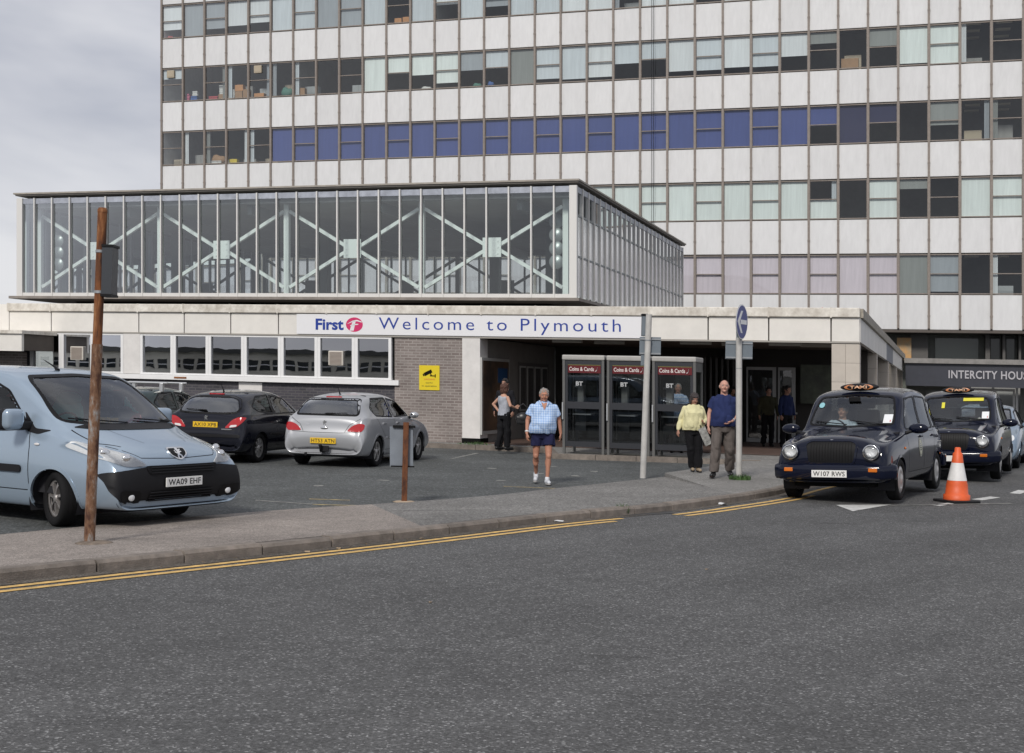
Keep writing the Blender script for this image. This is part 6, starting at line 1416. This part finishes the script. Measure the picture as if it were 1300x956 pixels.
mb.prism([(-.25, .0), (-.06, .20), (.03, .20), (-.13, .0)], .0042, .0062, dm); mb.prism([(-.25, .0), (-.13, .0), (.03, -.20), (-.06, -.20)], .0042, .0062, dm); mb.build('arrow', M_wht, disc)
o = MB().bevbox(-.29, .20, .05, .07, 2.17, 2.50, .006).build('sign_back', M_signback, t)
for z in (2.20, 2.46): MB().box(-.285, .195, .035, .05, z - .014, z + .014).build('sign_rail', M_galv, o)
# tuft of grass at its foot
def grass(label, cx, cy, cz, n, r, h):
    mb = MB()
    for i in range(n):
        q, d = rnd.uniform(0, 6.283), r * math.sqrt(rnd.random()); x, y = cx + math.cos(q) * d, cy + math.sin(q) * d * .8; a = rnd.uniform(0, 6.283); hh = h * rnd.uniform(.5, 1.1) * (1 - .4 * d / r); lx, ly = math.cos(a) * hh * .45, math.sin(a) * hh * .45; w = .006
        nx, ny = -math.sin(a) * w, math.cos(a) * w
        mb.add([(x - nx, y - ny, cz), (x + nx, y + ny, cz), (x + lx * .4 + nx * .7, y + ly * .4 + ny * .7, cz + hh * .6), (x + lx * .4 - nx * .7, y + ly * .4 - ny * .7, cz + hh * .6), (x + lx, y + ly, cz + hh)], [(0, 1, 2, 3), (3, 2, 4)])
    return tag(mb.build('grass_tuft', mat('grass_blade', (.05, .11, .025), .7, var=.4, vs=6), None), label, 'grass', kind='stuff')
grass('green grass tuft at the foot of the round sign pole', 4.15, 23.40, .075, 300, .2, .14)
grass('small weed growing in the gutter at the gap in the yellow line', 1.52, 17.42, -.004, 120, .10, .2)
grass('weeds along the foot of the white entrance column', -.95, 33.75, .07, 160, .45, .12)
# traffic cone
t = thing('traffic_cone', 'orange traffic cone with white sleeve and black base beside the taxi', 'cone', (7.11, 20.66, -.004))
M_cone = mat('cone_orange', (.72, .115, .03), .5, var=.12, vs=6)
MB().bevbox(-.26, .26, -.26, .26, 0, .045, .02).build('base', M_blackpl, t).rotation_euler = (0, 0, .35)
prof = [(.205, .04), (.205, .12), (.175, .135), (.165, .28), (.148, .35)]; MB().lathe(prof, n=32, cap=False).build('lower_cone', M_cone, t)
MB().lathe([(.150, .35), (.092, .63)], n=32, cap=False).build('sleeve', mat('cone_white', (.74, .73, .72), .45, var=.12, vs=7), t)
MB().lathe([(.093, .63), (.072, .78), (.05, .80), (.046, .865), (.03, .875), (0, .875)], n=32).build('tip', M_cone, t)
# phone boxes
M_pframe = mat('phone_box_black', (.028, .030, .036), .4); M_pgrey = mat('phone_box_grey', (.12, .12, .117), .45, var=.1); M_pred = mat('phone_box_red', (.11, .006, .010), .4)
M_ppane = glass_mat('phone_box_pane', (.62, .65, .66), .9)
def phone_box(label, s0):
    w, dp, h = 1.01, 1.0, 2.32; d0 = -2.78
    t = bthing('phone_box', label, 'phone box', s0, d0, .085, 'row of phone boxes')
    def P(nm, m, pr, a0, a1, b0, b1, z0, z1): return bbox(nm, m, pr, s0 + a0, s0 + a1, d0 + b0, d0 + b1, .085 + z0, .085 + z1)
    for a in (.0, w - .06):
        for b in (0, dp - .06): P('corner_post', M_pgrey, t, a, a + .06, b, b + .06, 0, h - .12)
    bmesh_piece('roof', MB().bevbox(-.01, w + .01, -.02, dp + .02, h - .12, h, .03), mat('phone_box_roof', (.40, .39, .37), .5, var=.1), t, s0, d0, .085)
    for b, nm in ((.012, 'door'), (dp - .05, 'rear_panel')):
        f = bpiece(nm, 0, lambda mb: (mb.box(.065, .125, 0, .035, .16, 2.19), mb.box(w - .125, w - .065, 0, .035, .16, 2.19), mb.box(.125, w - .125, 0, .035, .16, .29), mb.box(.125, w - .125, 0, .035, 1.06, 1.22), mb.box(.125, w - .125, 0, .035, 2.08, 2.19)), M_pframe, t, s0, d0 + b, .085)
        for z0, z1 in ((.29, 1.06), (1.22, 2.08)): bpiece('pane', (z0,), lambda mb, z0=z0, z1=z1: mb.add([(.12, .018, z0), (w - .12, .018, z0), (w - .12, .018, z1), (.12, .018, z1)], [(0, 1, 2, 3)]), M_ppane, f, s0, d0 + b, .085)
        if nm == 'door':
            r = P('header_sign', M_pred, f, .135, w - .085, -.002, .010, 1.90, 2.075); P('header_trim', mat('green_gold_trim', (.16, .15, .03), .5), r, .135, w - .085, -.003, .010, 2.078, 2.092)
            link('lettering', lettering('Coins & Cards', .60, .095, mat('sign_cream', (.68, .62, .6), .5), lambda a, b_, c: Lm(a, -c, b_), .002, bold=.02, align='l'), r, Vector(Bw(s0 + .165, d0 - .0025, .085 + 1.945)) - WLOC[r.name])
            hs = MB(); hs.tube([(.80, -.004, 1.94), (.825, -.004, 1.955), (.845, -.004, 1.985), (.85, -.004, 2.03)], [.012, .008, .008, .012], 6); bmesh_piece('handset_symbol', hs, mat('sign_cream', (.68, .62, .6)), r, s0, d0, .085)
            link('operator_mark', lettering('BT', .17, .10, mat('faded_white_print', (.42, .43, .44), .5), lambda a, b_, c: Lm(a, -c, b_), .001, bold=.04, align='l'), f, Vector(Bw(s0 + .32, d0 + .026, .085 + 1.60)) - WLOC[f.name])
            bpiece('handle', 0, lambda mb: mb.box(.21, .24, -.05, -.02, .35, .62), M_alu, f, s0, d0 + b, .085)
    for a in (.012, w - .04):
        f = bpiece('side_panel', 0, lambda mb: (mb.box(0, .03, .07, .12, .16, 2.19), mb.box(0, .03, dp - .12, dp - .07, .16, 2.19), mb.box(0, .03, .12, dp - .12, .16, .29), mb.box(0, .03, .12, dp - .12, 1.06, 1.22), mb.box(0, .03, .12, dp - .12, 1.98, 2.19)), M_pgrey, t, s0 + a, d0, .085)
        for z0, z1 in ((.29, 1.06), (1.22, 1.98)): bpiece('pane', (z0, 's'), lambda mb, z0=z0, z1=z1: mb.add([(.015, .12, z0), (.015, dp - .12, z0), (.015, dp - .12, z1), (.015, .12, z1)], [(0, 1, 2, 3)]), M_ppane, f, s0 + a, d0, .085)
    k = bpiece('telephone', 0, lambda mb: mb.bevbox(.13, .36, .60, .80, 1.05, 1.62, .04), mat('phone_body_grey', (.34, .34, .33), .5), t, s0, d0, .085)
    bpiece('handset', 0, lambda mb: (mb.bevbox(.15, .21, .55, .60, 1.22, 1.56, .02)), M_blackpl, k, s0, d0, .085)
    bpiece('backboard', 0, lambda mb: mb.box(.08, .34, .86, .90, .5, 1.95), mat('phone_board', (.09, .095, .10), .6), t, s0, d0, .085)
    bpiece('shelf', 0, lambda mb: mb.box(.1, .55, .55, .9, .9, .93), M_alu, t, s0, d0, .085)
s_l = 3.78
for i, lb in enumerate(['leftmost of the three phone boxes', 'middle phone box of the three, behind the leaning pole', 'right phone box of the three, a man visible through it']): phone_box(lb, s_l + i * 1.075)
# handbag hanging from the woman's hand, newspaper in the other woman's hand
t = thing('handbag', 'black handbag held by the woman in the grey vest', 'bag', (.28, 31.3, .72))
b = MB(); b.ell((0, 0, .14), (.17, .09, .15), 18, 10); b.bevbox(-.15, .15, -.08, .08, .0, .2, .04); b.build('bag_body', mat('black_leather', (.012, .012, .013), .35), t); MB().tube([(-.12, 0, .25), (-.08, 0, .42), (0, 0, .50), (.08, 0, .42), (.12, 0, .25)], .012, 8).build('strap', BLACKSHOE, t)
t = thing('folded_newspaper', 'folded newspaper and bag hanging from the hand of the cardigan woman', 'newspaper', (3.80, 24.95, .62))
t.rotation_euler = (0, -.45, .2)
for i in range(4): MB().bevbox(-.075 + i * .008, .075 - i * .004, -.03 + i * .014, -.02 + i * .014, 0, .36 - i * .02, .003).build('sheet', mat('newsprint', (.34, .34, .32), .9, var=.6, vs=18, var2=(.12, .12, .12)), t)
MB().tube([(0, 0, .34), (.0, 0, .42)], .01, 6).build('strap', BLACKSHOE, t)
# wristwatch bands of the two men
# litter along the gutter
for x, y, sz, lb in [(1.9, 12.4, .022, 'lone pale chip on the open road in the centre foreground'), (-.6, 10.2, .02, 'lone tan leaf on the road in the left foreground'), (.62, 16.28, .07, 'white crumpled paper cup lid in the gutter'), (3.15, 19.15, .09, 'white flattened paper at the kerb near the sign pole'), (-2.0, 12.95, .035, 'tan leaf in the gutter by the left kerb'), (-1.72, 13.25, .035, 'brown scrap in the gutter right of the tan leaf'), (-.95, 14.25, .035, 'pale scrap in the gutter left of the paper cup lid'), (3.3, 18.6, .03, 'tiny pale scrap on the road before the flattened paper')]:
    o = thing('litter', lb, 'litter', (x, y, -.004)); o['kind'] = 'thing'; mb = MB(); n = 9
    vs = [(math.cos(q) * sz * rnd.uniform(.6, 1.2), math.sin(q) * sz * rnd.uniform(.5, 1), rnd.uniform(.004, sz * .5)) for q in np.linspace(0, 6.283, n + 1)[:-1]] + [(0, 0, sz * .45), (0, 0, .002)]
    mb.add(vs, [(i, (i + 1) % n, n) for i in range(n)] + [((i + 1) % n, i, n + 1) for i in range(n)]); mb.build('paper' if 'white' in lb else 'scrap', mat('litter_white', (.62, .62, .62), .7) if 'white' in lb else mat('litter_tan', (.35, .26, .17), .8), o)
M_leafl = mat('dry_leaf', (.22, .15, .08), .85, var=.4, vs=20)
mb = MB()
for i in range(420):
    k = rnd.randrange(0, len(KERB) - 40); p = offset_line(KERB, rnd.uniform(.01, .16) ** 1.0)[k] if i % 6 == 0 else KERB[k] + np.array([rnd.uniform(0, .12), -rnd.uniform(0, .12)]); q = rnd.uniform(0, 6.28); r_ = rnd.uniform(.004, .014)
    if p[1] < 9: continue
    mb.add([(p[0] + math.cos(q + a) * r_, p[1] + math.sin(q + a) * r_, .001 + rnd.uniform(0, .006)) for a in (0, 2, 4)], [(0, 1, 2)])
tag(mb.build('gutter_debris', M_leafl), 'fine grit and leaf crumbs along the gutter', 'debris', kind='stuff')
# cables down the tower front (window cleaning ropes)
t = bthing('access_ropes', 'pair of thin ropes hanging down the office block front', 'rope', TS0 + 20.45 * BAY, TD - .3, 5)
for ds in (0, .12):
    mb = MB().tube([(0, 0, 0), (0, 0, 9), (0, 0, 22)], .013, 5); bmesh_piece('rope', mb, M_seal, t, TS0 + 20.45 * BAY + ds, TD - .25, 5.0)
